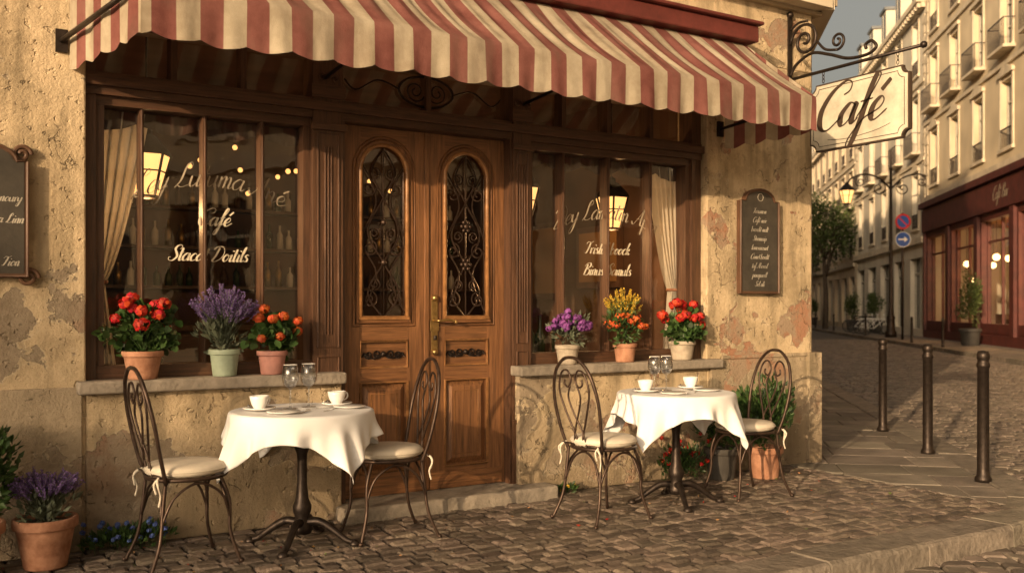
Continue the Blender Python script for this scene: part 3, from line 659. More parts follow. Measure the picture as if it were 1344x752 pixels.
    for sg in(1,-1):
        d.tube(cat([(cx+sg*x,yi,z) for x,z in((.0,zl),(.11,zl+.16),(.0,zl+.36),(-.11,zl+.56),(0,zl+.78),(.08,zl+.95),(.0,zh-.02))],7),.0055,chairM,6)
        d.tube(cat([(cx+sg*x,yi,z) for x,z in((.16,zl+.02),(.05,zl+.28),(.15,zl+.5),(.05,zl+.76),(.14,zl+.98))],7),.005,chairM,6)
        for zc in(zl+.12,zl+.45,zl+.84):
            d.tube([(cx+sg*x,yi,z) for x,z in spiral(.095,zc,.055,.01,pi/2,pi/2+3*pi)],.005,chairM,6)
            d.tube([(cx+sg*x,yi,z) for x,z in spiral(.06,zc+.1,.04,.01,-pi/2,-pi/2-3*pi)],.0045,chairM,6)
        d.tube([(cx+sg*(gx-.022),yi,zl),(cx+sg*(gx-.022),yi,za)],.004,chairM,6)
    d.tube([(cx,yi,zl),(cx,yi,zh)],.0045,chairM,6)
    for zc in(zl+.36,zl+.62):
        d.ball((cx,yi-.005,zc),.02,chairM)
        if flip:
            for k in range(6):d.ball((cx+.032*math.cos(k*pi/3),yi-.004,zc+.032*math.sin(k*pi/3)),.014,chairM,8)
    d.quad((cx-gx,yg,zs),(cx+gx,yg,zs),(cx+gx,yg,zt),(cx-gx,yg,zt),glass)
    return d
door(2.545,.6,False).obj('door_leaf_left',cafe,.003)
door(3.155,.6,True).obj('door_leaf_right',cafe,.003)
mb=MB();mb.box(2.835,2.865,.128,.2,.09,2.47,doorV)
mb.box(2.885,2.93,.128,.139,1.02,1.36,brass);mb.box(2.875,2.94,.127,.138,1.15,1.22,brass);mb.ball((2.907,.125,1.37),.022,brass);mb.ball((2.907,.125,1.01),.022,brass)
mb.tube(cat([(2.907,.13,1.22),(2.907,.08,1.22),(2.93,.07,1.22),(2.99,.07,1.225),(3.04,.075,1.21)],5),.009,brass,8);mb.ball((3.04,.075,1.21),.014,brass)
mb.tube([(2.907,.12,1.09),(2.907,.12,1.12)],.012,iron,8)
mb.obj('door_handle',cafe,.002)
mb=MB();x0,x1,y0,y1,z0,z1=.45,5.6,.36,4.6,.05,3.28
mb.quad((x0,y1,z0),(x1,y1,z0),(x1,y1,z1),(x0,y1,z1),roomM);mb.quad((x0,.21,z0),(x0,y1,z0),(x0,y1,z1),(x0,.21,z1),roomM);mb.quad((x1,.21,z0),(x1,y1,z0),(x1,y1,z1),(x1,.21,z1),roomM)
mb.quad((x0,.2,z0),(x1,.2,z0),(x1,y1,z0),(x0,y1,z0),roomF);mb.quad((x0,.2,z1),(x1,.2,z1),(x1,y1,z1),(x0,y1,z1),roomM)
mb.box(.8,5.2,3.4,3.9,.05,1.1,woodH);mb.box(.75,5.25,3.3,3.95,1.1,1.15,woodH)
for z in(1.5,1.9,2.3):
    mb.box(1,5.5,4.3,4.55,z,z+.03,woodH)
    for i in range(38):
        x=1.05+i*.115+R.uniform(-.02,.02);h=R.uniform(.18,.28);mb.lathe([(.001,0),(.035,0),(.035,h*.6),(.012,h*.75),(.012,h)],(x,4.42,z+.03),R.choice([bottleG,brass,woodV,porc]),8)
mb.box(.80,2.03,.22,.5,.80,.93,woodH);mb.box(3.62,5.14,.22,.5,.80,.93,woodH)
for bx in(3.86,3.95,1.2,2.0,4.1):
    mb.lathe([(.001,0),(.04,0),(.04,.16),(.014,.23),(.014,.32)],(bx-.02,.4,.93),bottleG,12)
for (a,b,c,d) in((1.2,1.9,1.5,2.1),(2.2,2.8,1.4,2.2)):
    mb.box(5.55,5.59,a+.3,b+.3,c,d,boardW);mb.box(5.545,5.549,a+.35,b+.25,c+.06,d-.06,shopIn)
for (tx,ty) in((1.6,1.6),(3.9,1.7),(4.9,2.2),(2.9,2.4)):
    mb.lathe([(.001,.70),(.35,.70),(.35,.73),(.001,.735)],(tx,ty,.05),clothM,24);mb.lathe([(.2,0),(.03,.03),(.03,.7)],(tx,ty,.05),iron,12)
    mb.lathe([(.001,0),(.03,0),(.035,.08),(.001,.09)],(tx,ty,.79),smallE,10)
for i in range(16):
    x=1.9+i*.13;mb.ball((x+R.uniform(-.03,.03),2.6+R.uniform(-.6,.6),2.45+.12*math.sin(i*1.1)+R.uniform(-.1,.1)),.022,smallE,8)  # added glowing beads, standing in for amber glints and bokeh in the door glass
mb.obj('interior',cafe)
def lantern(mb,x,y,z,s):
    mb.lathe([(.001,-.17*s),(.06*s,-.165*s),(.065*s,-.15*s)],(x,y,z),iron,6)
    mb.lathe([(.06*s,-.15*s),(.115*s,.05*s)],(x,y,z),lampE,6)
    mb.lathe([(.001,-.13*s),(.02*s,-.12*s),(.026*s,-.04*s),(.001,0)],(x,y,z),bulbE,8)
    mb.lathe([(.13*s,.05*s),(.12*s,.075*s),(.05*s,.15*s),(.03*s,.16*s),(.03*s,.18*s),(.001,.2*s)],(x,y,z),iron,6)
    for k in range(6):
        a=k*pi/3;b=(k+1)*pi/3;mb.tube([(x+.062*s*math.cos(a),y+.062*s*math.sin(a),z-.15*s),(x+.119*s*math.cos(a),y+.119*s*math.sin(a),z+.055*s)],.007*s,iron,5)
        mb.tube([(x+.095*s*math.cos(a),y+.095*s*math.sin(a),z-.03*s),(x+.095*s*math.cos(b),y+.095*s*math.sin(b),z-.03*s)],.004*s,iron,5)
for (x,y,z) in((1.19,.75,2.2),(4.95,.85,2.17),(4.09,.9,2.2)):
    mb=MB();lantern(mb,x,y,z,1.25);mb.tube([(x,y,z+.2),(x,y,3.28)],.006,iron,5);o=mb.obj('hanging_lantern')
    l=bpy.data.lights.new('lantern_light','POINT');l.energy=20;l.color=(1,.55,.22);l.shadow_soft_size=.08;q=bpy.data.objects.new('lantern_light',l);q.location=(x,y-.0,z-.3);sc.collection.objects.link(q);q.parent=o
def curtain(name,xa,xb,side):
    mb=MB();nu,nv=46,40;vs=[]
    for j in range(nv+1):
        v=j/nv;z=2.42-v*1.45;tie=1.45
        if z>tie:f=(z-tie)/(2.42-tie);f=f**.7;w=.07+(xb-xa-.07)*f
        else:f=(tie-z)/.5;w=.07+.06*f
        for i in range(nu+1):
            u=i/nu;x=(xa+u*w) if side<0 else (xb-(1-u)*w)
            yy=.25+.025*math.sin(u*34+v*1.5)+.01*math.sin(u*70+v*4)
            vs.append((x,yy,z))
    mb.add(vs,[(j*(nu+1)+i,j*(nu+1)+i+1,(j+1)*(nu+1)+i+1,(j+1)*(nu+1)+i) for j in range(nv) for i in range(nu)],curtM,True)
    xc=(xa+.035) if side<0 else xb-.035
    mb.tube([(xc+.045*math.cos(a),.25+.045*math.sin(a),1.45) for a in[i*pi/8 for i in range(16)]],.012,terra,6,closed=True);mb.obj(name,cafe)
curtain('curtain',.80,1.12,-1);curtain('curtain',4.84,5.14,1)
mb=MB()
for x0,x1 in((.8,2.03),(3.62,5.14)):
    n=120;vs=[]
    for i in range(n+1):
        x=x0+(x1-x0)*i/n;yy=.215+.012*math.sin(x*60);vs+=[(x,yy,2.44),(x,yy,2.36-.05*abs(math.sin(x*9)))]
    mb.add(vs,[(2*i,2*i+1,2*i+3,2*i+2) for i in range(n)],pelm,True)
mb.obj('window_pelmet',cafe)
mb=MB();ex=(1,0,0);ey=(0,0,1)
write(mb,'Café',(1.46,.162,1.79),ex,ey,.050,.24,letter);write(mb,'Stacat Doitils',(1.43,.162,1.58),ex,ey,.044,.24,letter)
write(mb,'Ley Lutuma Ané',(1.44,.162,2.02),ex,ey,.070,.13,letterG,arc=1.5)
write(mb,'Fristul boock',(4.38,.162,1.71),ex,ey,.044,.25,letter);write(mb,'Binus Samuls',(4.38,.162,1.55),ex,ey,.044,.25,letter)
write(mb,'Dey Lamatin Apor',(4.38,.162,1.97),ex,ey,.070,.17,letterG,arc=1.4)
mb.obj('window_lettering',cafe)
# ------------------------------------------------------------------ awning
aw=empty('awning');XR=5.42;YF,ZF=-.92,2.81;YT,ZT=-.24,3.34
def XLy(y):return .66+.19*min(1,-y/.92)
XL=XLy(YF)
mb=MB();nx=400
prof=[]
for i in range(15):
    t=i/14;prof.append((YT+(YF-YT)*t,ZT+(ZF-ZT)*t-.018*math.sin(pi*t),t))
vs=[];nr=len(prof)+9
for i in range(nx+1):
    f=i/nx
    for y,z,t in prof:
        x=XLy(y)+(XR-XLy(y))*f
        sag=.004*math.sin(x*25)+.007*math.sin(x*6.7)+.003*math.sin(x*61)
        vs.append((x,y,z+sag*math.sin(pi*t)*2.4))
    x=XL+(XR-XL)*f
    zb=2.585-.026*abs(math.sin(pi*x/(2*SW)))**.7+.004*math.sin(x*9)
    for k in range(1,10):
        t=k/9;vs.append((x,YF-.004+t*(.010*math.sin(x*11)+.006*math.sin(x*27+1)+.004*math.sin(x*53)),ZF+(zb-ZF)*t))
mb.add(vs,[(i*nr+j,(i+1)*nr+j,(i+1)*nr+j+1,i*nr+j+1) for i in range(nx) for j in range(nr-1)],stripeX,True)
mb.obj('canvas',aw)
for nm in('cheek_left','cheek_right'):
    mb=MB();vs=[];n=60
    for i in range(n+1):
        t=i/n;y=-.01+(YF+.01)*t
        x=XLy(y) if nm=='cheek_left' else XR
        zt=ZT if y>YT else ZT+(ZF-ZT)*(y-YT)/(YF-YT)
        zb=2.585-.026*abs(math.sin(pi*y/(2*SW)))
        for k in range(7):
            q=k/6;vs.append((x+.008*math.sin(y*17)*q+.004*math.sin(y*40)*q,y,zt+(zb-zt)*q-.002))
    mb.add(vs,[(i*7+j,(i+1)*7+j,(i+1)*7+j+1,i*7+j+1) for i in range(n) for j in range(6)],stripeY,True);mb.obj(nm,aw)
mb=MB();mb.box(.63,XR+.05,-.33,-.02,3.345,3.47,cassM);mb.box(.61,XR+.07,-.37,-.01,3.471,3.50,cassM);mb.obj('cassette',aw,.012)
mb=MB();mb.tube([(XL+.01,YF+.02,ZF-.015),(XR-.01,YF+.02,ZF-.015)],.016,iron,8)
mb.tube([(.62,-.02,2.72),(.82,YF+.03,ZF-.03)],.014,iron,8);mb.box(.59,.65,-.02,-.001,2.66,2.78,iron)
for x in(XR-.05,2.1,3.55):
    mb.tube([(x,-.02 if x>5 else .03,2.72),(x,YF+.03,ZF-.03)],.012,iron,8)
    if x>5:mb.box(x-.03,x+.03,-.02,-.001,2.66,2.78,iron)
mb.obj('support_arms',aw)
# ------------------------------------------------------------------ hanging sign
sg=empty('hanging_cafe_sign');X=6.16
mb=MB();mb.box(X-.02,X+.02,-.02,-.002,3.15,3.74,iron);mb.tube([(X,-.02,3.21),(X,-1.25,3.21)],.014,iron,8);mb.ball((X,-1.265,3.21),.026,iron);mb.ball((X,-.015,3.75),.03,iron)
mb.tube(cat([(X,-.02,3.24),(X,-.08,3.32),(X,-.24,3.38),(X,-.42,3.33),(X,-.60,3.26),(X,-.78,3.25),(X,-.86,3.29),(X,-.82,3.345),(X,-.765,3.33),(X,-.77,3.295)],7),.013,iron,8)
mb.tube([(X,-y,z) for y,z in spiral(.17,3.50,.15,.02,pi,pi-3.6*pi,44)],.013,iron,8)
mb.tube(cat([(X,-.02,3.62),(X,-.1,3.66),(X,-.2,3.655)],5),.010,iron,6)
mb.tube([(X,-y,z) for y,z in spiral(.50,3.42,.07,.015,-pi/2,-pi/2+3*pi,30)],.011,iron,8)
mb.tube(cat([(X,-.30,3.46),(X,-.38,3.38),(X,-.5,3.35)],5),.011,iron,8)
for y in(-.36,-1.05):
    for k in range(3):
        zc=3.19-.03*k;mb.tube([(X+(.010*math.cos(a) if k%2 else 0),y+(0 if k%2 else .010*math.cos(a)),zc+.018*math.sin(a)) for a in[i*pi/5 for i in range(10)]],.0035,iron,5,closed=True)
mb.obj('bracket',sg)
def signshape(y0,y1,z0,z1,c):
    P=[];
    for (cy,cz,a) in((y0,z0,0),(y1,z0,pi/2),(y1,z1,pi),(y0,z1,3*pi/2)):
        for i in range(6):
            t=a+pi/2*(1-i/5.);P.append((cy+c*math.cos(t),cz+c*math.sin(t)))
    return P
def plate(mb,P,x,th,mat):
    k=len(P);mb.add([(x,y,z) for y,z in P]+[(x+th,y,z) for y,z in P],[tuple(range(k)),tuple(range(2*k-1,k-1,-1))]+[(i,(i+1)%k,k+(i+1)%k,k+i) for i in range(k)],mat)
mb=MB();plate(mb,signshape(-1.16,-.24,2.56,3.10,.06),X-.018,.036,signD);plate(mb,signshape(-1.147,-.253,2.573,3.087,.057),X-.021,.042,signP)
P=signshape(-1.12,-.28,2.60,3.06,.055);mb.tube([(X-.0215,y,z) for y,z in P],.003,signD,5,closed=True)
mb.obj('board',sg)
mb=MB();write(mb,'Café',(X-.0235,-.62,2.735),(0,-1,0),(0,0,1),.165,.27,signD);write(mb,'Café',(X+.0235,-.76,2.735),(0,1,0),(0,0,1),.165,.27,signD)
mb.tube(cat([(X-.022,-.42,2.645),(X-.022,-.6,2.63),(X-.022,-.85,2.65),(X-.022,-1.0,2.685)],6),.0025,signD,5);mb.obj('lettering',sg)
# ------------------------------------------------------------------ wall boards
def board(name,x0,x1,z0,z1,lines,fancy=False,tx=None,sz=.021):
    mb=MB();cx=(x0+x1)/2;w=(x1-x0)/2
    def outl(e):
        P=[(cx-w-e,z0-e),(cx+w+e,z0-e),(cx+w+e,z1-.1)]
        for i in range(13):
            a=pi*i/12;P.append((cx+(w+e-.05)*math.cos(a),z1-.1+(.1+e)*math.sin(a)+.0))
        P.append((cx-w-e,z1-.1));return P
    def pl(P,y,th,m):
        k=len(P);mb.add([(a,y,b) for a,b in P]+[(a,y+th,b) for a,b in P],[tuple(range(k)),tuple(range(2*k-1,k-1,-1))]+[(i,(i+1)%k,k+(i+1)%k,k+i) for i in range(k)],m)
    pl(outl(0),-.05,.04,boardW);pl(outl(-.022),-.053,.003,boardM);mb.tube([(a,-.052,b) for a,b in outl(-.004)],.009,boardW,6,closed=True)
    if fancy:
        for sx in(-1,1):
            mb.tube([(cx+sx*(w+.0)+sx*(a),-.03,b) for a,b in spiral(.0,z0+.0,.05,.01,0,3*pi)],.012,boardW,6)
            mb.tube([(cx+sx*(w-.03)+sx*(a),-.03,b) for a,b in spiral(.0,z1-.06,.045,.01,0,3*pi)],.012,boardW,6)
    mb.tube([(cx+.03*math.cos(a),-.056,z1-.07+.03*math.sin(a)) for a in[i*pi/8 for i in range(16)]],.002,chalk,5,closed=True)
    zz=z1-.2;st=(z1-.2-z0-.06)/max(1,len(lines)-1)
    for t in lines:
        L=sum(G[c][0] for c in t if c in G)
        if L:write(mb,t,((tx if tx else cx-.01),-.0555,zz),(1,0,0),(0,0,1),min(sz,(w*1.6)/L),.26,chalk)
        zz-=st
    return mb.obj(name,None,.003)
board('menu_board',5.55,5.99,1.42,2.27,['Frisumom','Café noir','broodit malt','Stronnaip','lamoracourt','Camot bordit','taf Alsoreil','parapurell','Sol ali'])
board('menu_board',-.06,.46,1.46,2.16,['','noury','a Linn','','Fion'],True,.375,.024)
# ------------------------------------------------------------------ chairs
def chair(name,x,y,rot):
    mb=MB();r=.0095
    for s in(1,-1):
        mb.tube(cat([(.13,s*.13,.445),(.168,s*.155,.32),(.172,s*.16,.16),(.215,s*.195,0)],6),r,chairM)
        mb.tube(cat([(-.155,s*.15,.445),(-.17,s*.155,.3),(-.19,s*.17,.14),(-.245,s*.2,0)],6),r,chairM)
        mb.tube(cat([(.17,s*.158,.23),(.12,s*.17,.36),(0,s*.175,.425),(-.12,s*.17,.36),(-.177,s*.16,.23)],6),.007,chairM)
        a=[(-.188,s*.012,.46),(-.20,s*.04,.54),(-.225,s*.1,.68),(-.243,s*.135,.80),(-.255,s*.105,.905),(-.257,s*.05,.925),(-.252,s*.02,.87),(-.248,s*.045,.825),(-.248,s*.08,.84),(-.25,s*.075,.87)]
        mb.tube(cat(a,7),.0065,chairM,7)
        mb.tube(cat([(-.188,s*.06,.46),(-.205,s*.03,.56),(-.225,-s*.02,.66),(-.24,-s*.055,.76),(-.247,-s*.03,.83)],7),.006,chairM,7)
        mb.ball((.217,s*.197,.008),.014,chairM,8);mb.ball((-.247,s*.202,.008),.014,chairM,8)
        mb.tube(cat([(-.17,s*.15,.475),(-.2,s*.165,.46),(-.205,s*.19,.43),(-.19,s*.18,.38),(-.2,s*.185,.33)],4),[.007]*8+[.005]*9,cushM,5)
        mb.tube(cat([(-.185,s*.16,.47),(-.215,s*.16,.44),(-.205,s*.165,.39)],4),.006,cushM,5)
    mb.tube(cat([(.17,-.155,.24),(.155,-.1,.37),(.15,0,.425),(.155,.1,.37),(.17,.155,.24)],6),.007,chairM)
    mb.tube(cat([(-.177,-.155,.24),(-.165,-.1,.37),(-.16,0,.425),(-.165,.1,.37),(-.177,.155,.24)],6),.007,chairM)
    mb.tube(cat([(-.155,-.155,.43),(-.19,-.185,.56),(-.228,-.2,.74),(-.258,-.16,.9),(-.27,-.08,.985),(-.272,0,1.005),(-.27,.08,.985),(-.258,.16,.9),(-.228,.2,.74),(-.19,.185,.56),(-.155,.155,.43)],6),.0105,chairM)
    mb.tube([(.197*math.cos(a),.197*math.sin(a),.447) for a in[i*2*pi/32 for i in range(32)]],.011,chairM,8,closed=True)
    mb.tube([(-.188,-.17,.47),(-.188,.17,.47)],.006,chairM)
    mb.lathe([(.001,.455),(.17,.455),(.198,.466),(.207,.482),(.203,.498),(.185,.511),(.1,.519),(.001,.521)],(0,0,0),cushM,36)
    mb.tube([(.206*math.cos(a),.206*math.sin(a),.486) for a in[i*2*pi/36 for i in range(36)]],.004,cushM,6,closed=True)
    return mb.obj(name,None,0,(x,y,0),rot)
chair('bistro_chair',1.15,-.50,.12);chair('bistro_chair',2.27,-.52,pi-.10);chair('bistro_chair',3.60,-.82,.1);chair('bistro_chair',4.90,-.74,pi-.1)
# ------------------------------------------------------------------ tables
def table(x,y,rot,seed):
    mb=MB()
    mb.lathe([(.001,.06),(.05,.06),(.06,.09),(.045,.12),(.038,.15),(.05,.18),(.052,.21),(.036,.25),(.028,.33),(.026,.45),(.03,.5),(.042,.53),(.04,.56),(.028,.59),(.026,.66),(.05,.69),(.12,.705),(.12,.712)],(0,0,0),iron,24)
    for k in range(4):
        a=k*pi/2+.6;c,s=math.cos(a),math.sin(a)
        P=cat([(c*.03,s*.03,.12),(c*.1,s*.1,.125),(c*.18,s*.18,.08),(c*.25,s*.25,.03),(c*.30,s*.30,.016)],6);mb.tube(P,[.026-.013*i/(len(P)-1) for i in range(len(P))],iron,8)
        mb.lathe([(.001,0),(.03,0),(.032,.012),(.016,.03),(.001,.033)],(c*.3,s*.3,0),iron,12)
    mb.lathe([(.001,.712),(.36,.712),(.365,.72),(.365,.735),(.001,.736)],(0,0,0),woodH,40)
    mb.obj('cafe_table',None,0,(x,y,0),rot)
    rr=random.Random(seed);ph=rr.uniform(0,6);mb=MB();n=120;hs=.53;Rr=.378;vs=[]
    for j in range(n+1):
        for i in range(n+1):
            u=(i/n*2-1)*hs;v=(j/n*2-1)*hs;r=math.hypot(u,v);a=math.atan2(v,u)
            if r<=Rr:
                cr=.0015*math.exp(-(u/.012)**2)+.0015*math.exp(-(v/.012)**2)
                vs.append((u,v,.742+cr+.0012*math.sin(u*21+ph)*math.sin(v*17)))
            else:
                d=r-Rr;b=.018
                if d<b*1.57:
                    th=d/b;rad=Rr+b*math.sin(th);z=.742-b*(1-math.cos(th))
                else:
                    h=d-b*1.57;cn=abs(math.sin(2*a))
                    fold=math.sin(a*8+ph)*.45+math.sin(a*13+ph*2)*.35+.25*math.sin(a*23+1)
                    rad=Rr+b+h*(.22+.26*fold*min(1,h/.1))-.02*cn*h;z=.742-b-h*(.98-.05*abs(fold))
                vs.append((math.cos(a)*rad,math.sin(a)*rad,z))
    mb.add(vs,[(j*(n+1)+i,j*(n+1)+i+1,(j+1)*(n+1)+i+1,(j+1)*(n+1)+i) for j in range(n) for i in range(n)],clothM,True)
    o=mb.obj('tablecloth',None,0,(x,y,0),rot+.72)
    so=o.modifiers.new('s','SOLIDIFY');so.thickness=.002
table(1.78,-.47,.3,3);table(4.30,-.70,.5,8)
zt=.7435
def cup(x,y,rot):
    mb=MB();mb.lathe([(.001,.004),(.04,.004),(.07,.012),(.078,.016),(.076,.019),(.04,.009),(.001,.009)],(0,0,0),porc,32)
    mb.lathe([(.001,.01),(.024,.01),(.026,.016),(.036,.032),(.043,.055),(.045,.072),(.043,.073),(.040,.055),(.03,.03),(.001,.024)],(0,0,0),porc,28)
    mb.lathe([(.001,.062),(.041,.062)],(0,0,0),coffee,20)
    mb.tube(cat([(.041,0,.06),(.062,0,.062),(.068,0,.045),(.055,0,.03),(.036,0,.03)],5),.004,porc,8)
    mb.tube([(-.06,.03,.021),(-.01,.062,.02)],.0025,steel,6);mb.ball((-.005,.065,.02),.008,steel,8)
    o=mb.obj('coffee_cup',None,0,(x,y,zt),rot);o.scale=(1.15,1.15,1.15)
def wine(x,y,h=.2):
    mb=MB();k=h/.2;mb.lathe([(.001,.001),(.033,.001),(.033,.003),(.006,.006),(.0038,.02),(.0038,.085),(.008,.093),(.026,.105),(.036,.125),(.039,.145),(.036,.17),(.031,.2),(.030,.2),(.035,.17),(.0375,.145),(.034,.125),(.022,.107),(.001,.1)],(0,0,0),glassD,32)
    mb.tube([(.0305*math.cos(a),.0305*math.sin(a),.2) for a in[i*pi/16 for i in range(32)]],.0009,porc,5,closed=True)  # thin white ring paints the highlight outline along the glass rim
    o=mb.obj('wine_glass',None,0,(x,y,zt));o.scale=(k*1.0,k*1.0,k)
cup(1.55,-.44,.5);cup(2.01,-.40,.3);wine(1.73,-.42,.245);wine(1.85,-.38,.245)
cup(4.07,-.66,.5);cup(4.52,-.60,.3);wine(4.18,-.62,.235);wine(4.30,-.60,.235)
def flat(name,x,y,rot):
    mb=MB();mb.lathe([(.001,.002),(.05,.002),(.085,.011),(.09,.013),(.088,.016),(.05,.007),(.001,.007)],(0,0,0),porc,32)
    mb.obj(name,None,0,(x,y,zt),rot)
flat('dessert_plate',1.62,-.64,0);flat('dessert_plate',2.02,-.56,0);flat('dessert_plate',4.14,-.86,0);flat('dessert_plate',4.48,-.80,0)
def cutl(x,y,rot):
    mb=MB();mb.box(-.09,.04,-.004,.004,.001,.003,steel);mb.box(.04,.09,-.009,.009,.0012,.0028,steel);mb.obj('dinner_knife',None,.001,(x,y,zt),rot)
for p in((1.74,-.62,.9),(1.90,-.59,.8),(4.26,-.84,.9),(4.38,-.8,.8),(1.88,-.48,.2),(4.4,-.68,.2)):cutl(*p)
# ------------------------------------------------------------------ sill plants
zs=.911
geranium('geranium_pot',1.03,.0,zs,.105,.075,.155,terra,fRed,.20,.29,13,460,.036)
lavender('lavender_pot',1.48,.0,zs,.085,.066,.155,potG,.20,.37,140)
geranium('geranium_pot',1.76,.0,zs,.085,.065,.14,potP,fOr,.15,.22,13,330,.026)
def pmix(name,x,pm,fm,w,hh,hr,nh,spikes=None):
    mb=MB();pot(mb,x,0,.906,.085,.066,.135,pm);c=Vector((x,0,.906+.135+hh*.35));bush(mb,c,(w,w*.6,hh*.45),340,.045,leafG if fm!=fPu else leafS,False,16,.5)
    for i in range(nh):
        a=R.uniform(0,2*pi);rr=math.sqrt(R.random());q=c+Vector((math.cos(a)*w*rr,math.sin(a)*w*.55*rr-.03,hh*(.5-.4*rr)*R.uniform(.3,1)));head(mb,q,hr*R.uniform(.7,1.2),fm,22,.012)
    if spikes:
        for i in range(46):
            a=R.uniform(0,2*pi);rr=math.sqrt(R.random());b=c;q=c+Vector((math.cos(a)*w*.85*rr,math.sin(a)*w*.5*rr+.02,hh*(1.-.35*rr)*R.uniform(.8,1.1)));mb.tube([b,q],.002,leafL,3)
            d=(q-b).normalized()
            for j in range(10):
                for m in range(3):leaf(mb,q-d*.085*(1-j/9),rv()+d*.5,.016,.012,spikes)
            for m in range(6):leaf(mb,b.lerp(q,R.uniform(.2,.8)),d+rv(),.045,.014,leafL)
    mb.obj(name)
pmix('purple_flower_pot',3.90,potW,fPu,.18,.30,.03,36)
pmix('yellow_flower_pot',4.42,terra,fOr,.19,.31,.036,14,fYe)
geranium('geranium_pot',4.98,.0,.906,.10,.075,.145,potW,fRed,.20,.29,13,440,.04)
lavender('lavender_pot',.52,-.24,0,.145,.10,.25,terra,.2,.27,120)
mb=MB();pot(mb,.17,-.30,0,.16,.12,.27,terra);bush(mb,(.17,-.30,.52),(.26,.2,.30),1900,.05,leafG,False,28,.8);mb.obj('boxwood_pot')
mb=MB();pot(mb,5.52,-.34,0,.13,.10,.24,terra);bush(mb,(5.52,-.34,.5),(.27,.22,.27),1700,.055,leafG,False,28,.9);mb.obj('shrub_pot')
mb=MB();pot(mb,5.20,-.2,0,.13,.10,.24,potD);bush(mb,(5.2,-.2,.42),(.2,.16,.2),900,.05,leafG,False,20,.9);mb.obj('shrub_pot')
def ground_fl(name,cx,cy,w,d,h,fm,nl,nf,hr):
    mb=MB();bush(mb,(cx,cy,h*.45),(w,d,h*.5),nl,.04,leafG,False,24,1.)
    for i in range(nf):
        q=Vector((cx+R.uniform(-w,w)*.9,cy+R.uniform(-d,d)*.9,h*R.uniform(.4,1.1)));mb.tube([(q.x,q.y,0),q],.0015,leafG,3);head(mb,q,hr,fm,12,.010)
    mb.obj(name)
ground_fl('blue_flower_clump',.92,-.10,.26,.07,.14,fBl,500,34,.010)
ground_fl('red_flower_clump',4.93,-.12,.26,.08,.30,fRed,700,22,.016)
ground_fl('weed_clump',3.85,-.06,.1,.03,.06,fYe,90,3,.006)
mb=MB()
for i in range(150):
    x=R.uniform(-.2,6);y=-.03-abs(R.gauss(0,.7))
    if y>-2:
        a=R.uniform(0,6.28);leaf(mb,Vector((x,y,.006)),Vector((math.cos(a),math.sin(a),R.uniform(0,.3))),R.uniform(.012,.03),R.uniform(.008,.018),R.choice([dryL,dryL,dryL,leafL,fRed]))
mb.obj('fallen_leaves')
for (x,y) in((6.80,-1.32),(7.67,-.25),(8.70,1.0)):
    mb=MB();mb.lathe([(.001,0),(.06,0),(.06,.03),(.046,.05),(.043,.1),(.041,.86),(.047,.865),(.047,.89),(.04,.9),(.04,.92),(.046,.93),(.046,.96),(.036,.985),(.001,.99)],(0,0,0),iron,24);mb.obj('bollard',None,0,(x,y,-.005))
# ------------------------------------------------------------------ street furniture
lp=SN(41.5,12.9)
mb=MB();x,y=lp.x,lp.y
mb.lathe([(.001,0),(.26,0),(.26,.25),(.2,.3),(.17,.8),(.2,.9),(.13,1.),(.1,1.3),(.075,4),(.06,7.6),(.09,7.65),(.05,7.75),(.04,8.3),(.001,8.5)],(x,y,0),iron,16)
for sgn in(1,-1):
    q=lambda a,z:(x+.851*a*sgn,y-.525*a*sgn,z)
    mb.tube(cat([q(0,6.7),q(.5,7.2),q(1.2,7.4),q(1.8,7.2),q(2.0,6.9)],6),.04,iron,8)
    mb.tube([q(a,z) for a,z in spiral(.55,6.75,.35,.05,pi/2,pi/2+3*pi)],.028,iron,6)
    mb.tube([q(a,z) for a,z in spiral(1.4,7.05,.25,.05,pi/2,pi/2-3*pi)],.025,iron,6)
    a=q(2.0,6.5);lantern(mb,a[0],a[1],a[2],2.8)
mb.obj('street_lamp')
lp2=SN(38.2,12.7);mb=MB();x,y=lp2.x,lp2.y
mb.lathe([(.001,0),(.05,0),(.045,5.3),(.001,5.32)],(x,y,0),iron,12)
f=frameT(Vector((x,y,0)),Vector((.851,-.525,0)),Vector((-.525,-.851,0)))
def disc(c,r,o,m):mb.add([(c[0]+r*math.cos(a),o,c[1]+r*math.sin(a)) for a in[i*2*pi/32 for i in range(32)]],[tuple(range(32))],m,False,f)
disc((0,4.95),.33,.06,redS);disc((0,4.95),.25,.064,blueP);mb.add([(-.22,.068,5.13),(-.18,.068,5.17),(.22,.068,4.77),(.18,.068,4.73)],[(0,1,2,3)],redS,False,f)
disc((0,4.2),.33,.06,whiteP);disc((0,4.2),.30,.064,blueP);mb.add([(-.2,.068,4.17),(.05,.068,4.17),(.05,.068,4.08),(.2,.068,4.2),(.05,.068,4.32),(.05,.068,4.23),(-.2,.068,4.23)],[tuple(range(7))],whiteP,False,f)
mb.obj('traffic_sign')
def tree(name,p,H,rad,n,size=.22,zc=.72,zr=.30,sp=.38):
    mb=MB();x,y=p.x,p.y
    mb.tube(cat([(x,y,-.1),(x+.05,y,H*.25),(x-.05,y+.05,H*.5),(x,y,H*.8)],5),[.2-.13*i/15 for i in range(16)],bark,8)
    for i in range(9):
        a=R.uniform(0,6.28);e=Vector((x+math.cos(a)*rad*.7,y+math.sin(a)*rad*.7,H*R.uniform(.6,.9)));mb.tube(cat([(x,y,H*R.uniform(.35,.6)),((x+e.x)/2,(y+e.y)/2,e.z-.5),e],4),[.07-.05*k/8 for k in range(9)],bark,6)
    bush(mb,(x,y,H*zc),(rad,rad,H*zr),n,size,leafT,False,34,.3,sp);mb.obj(name)
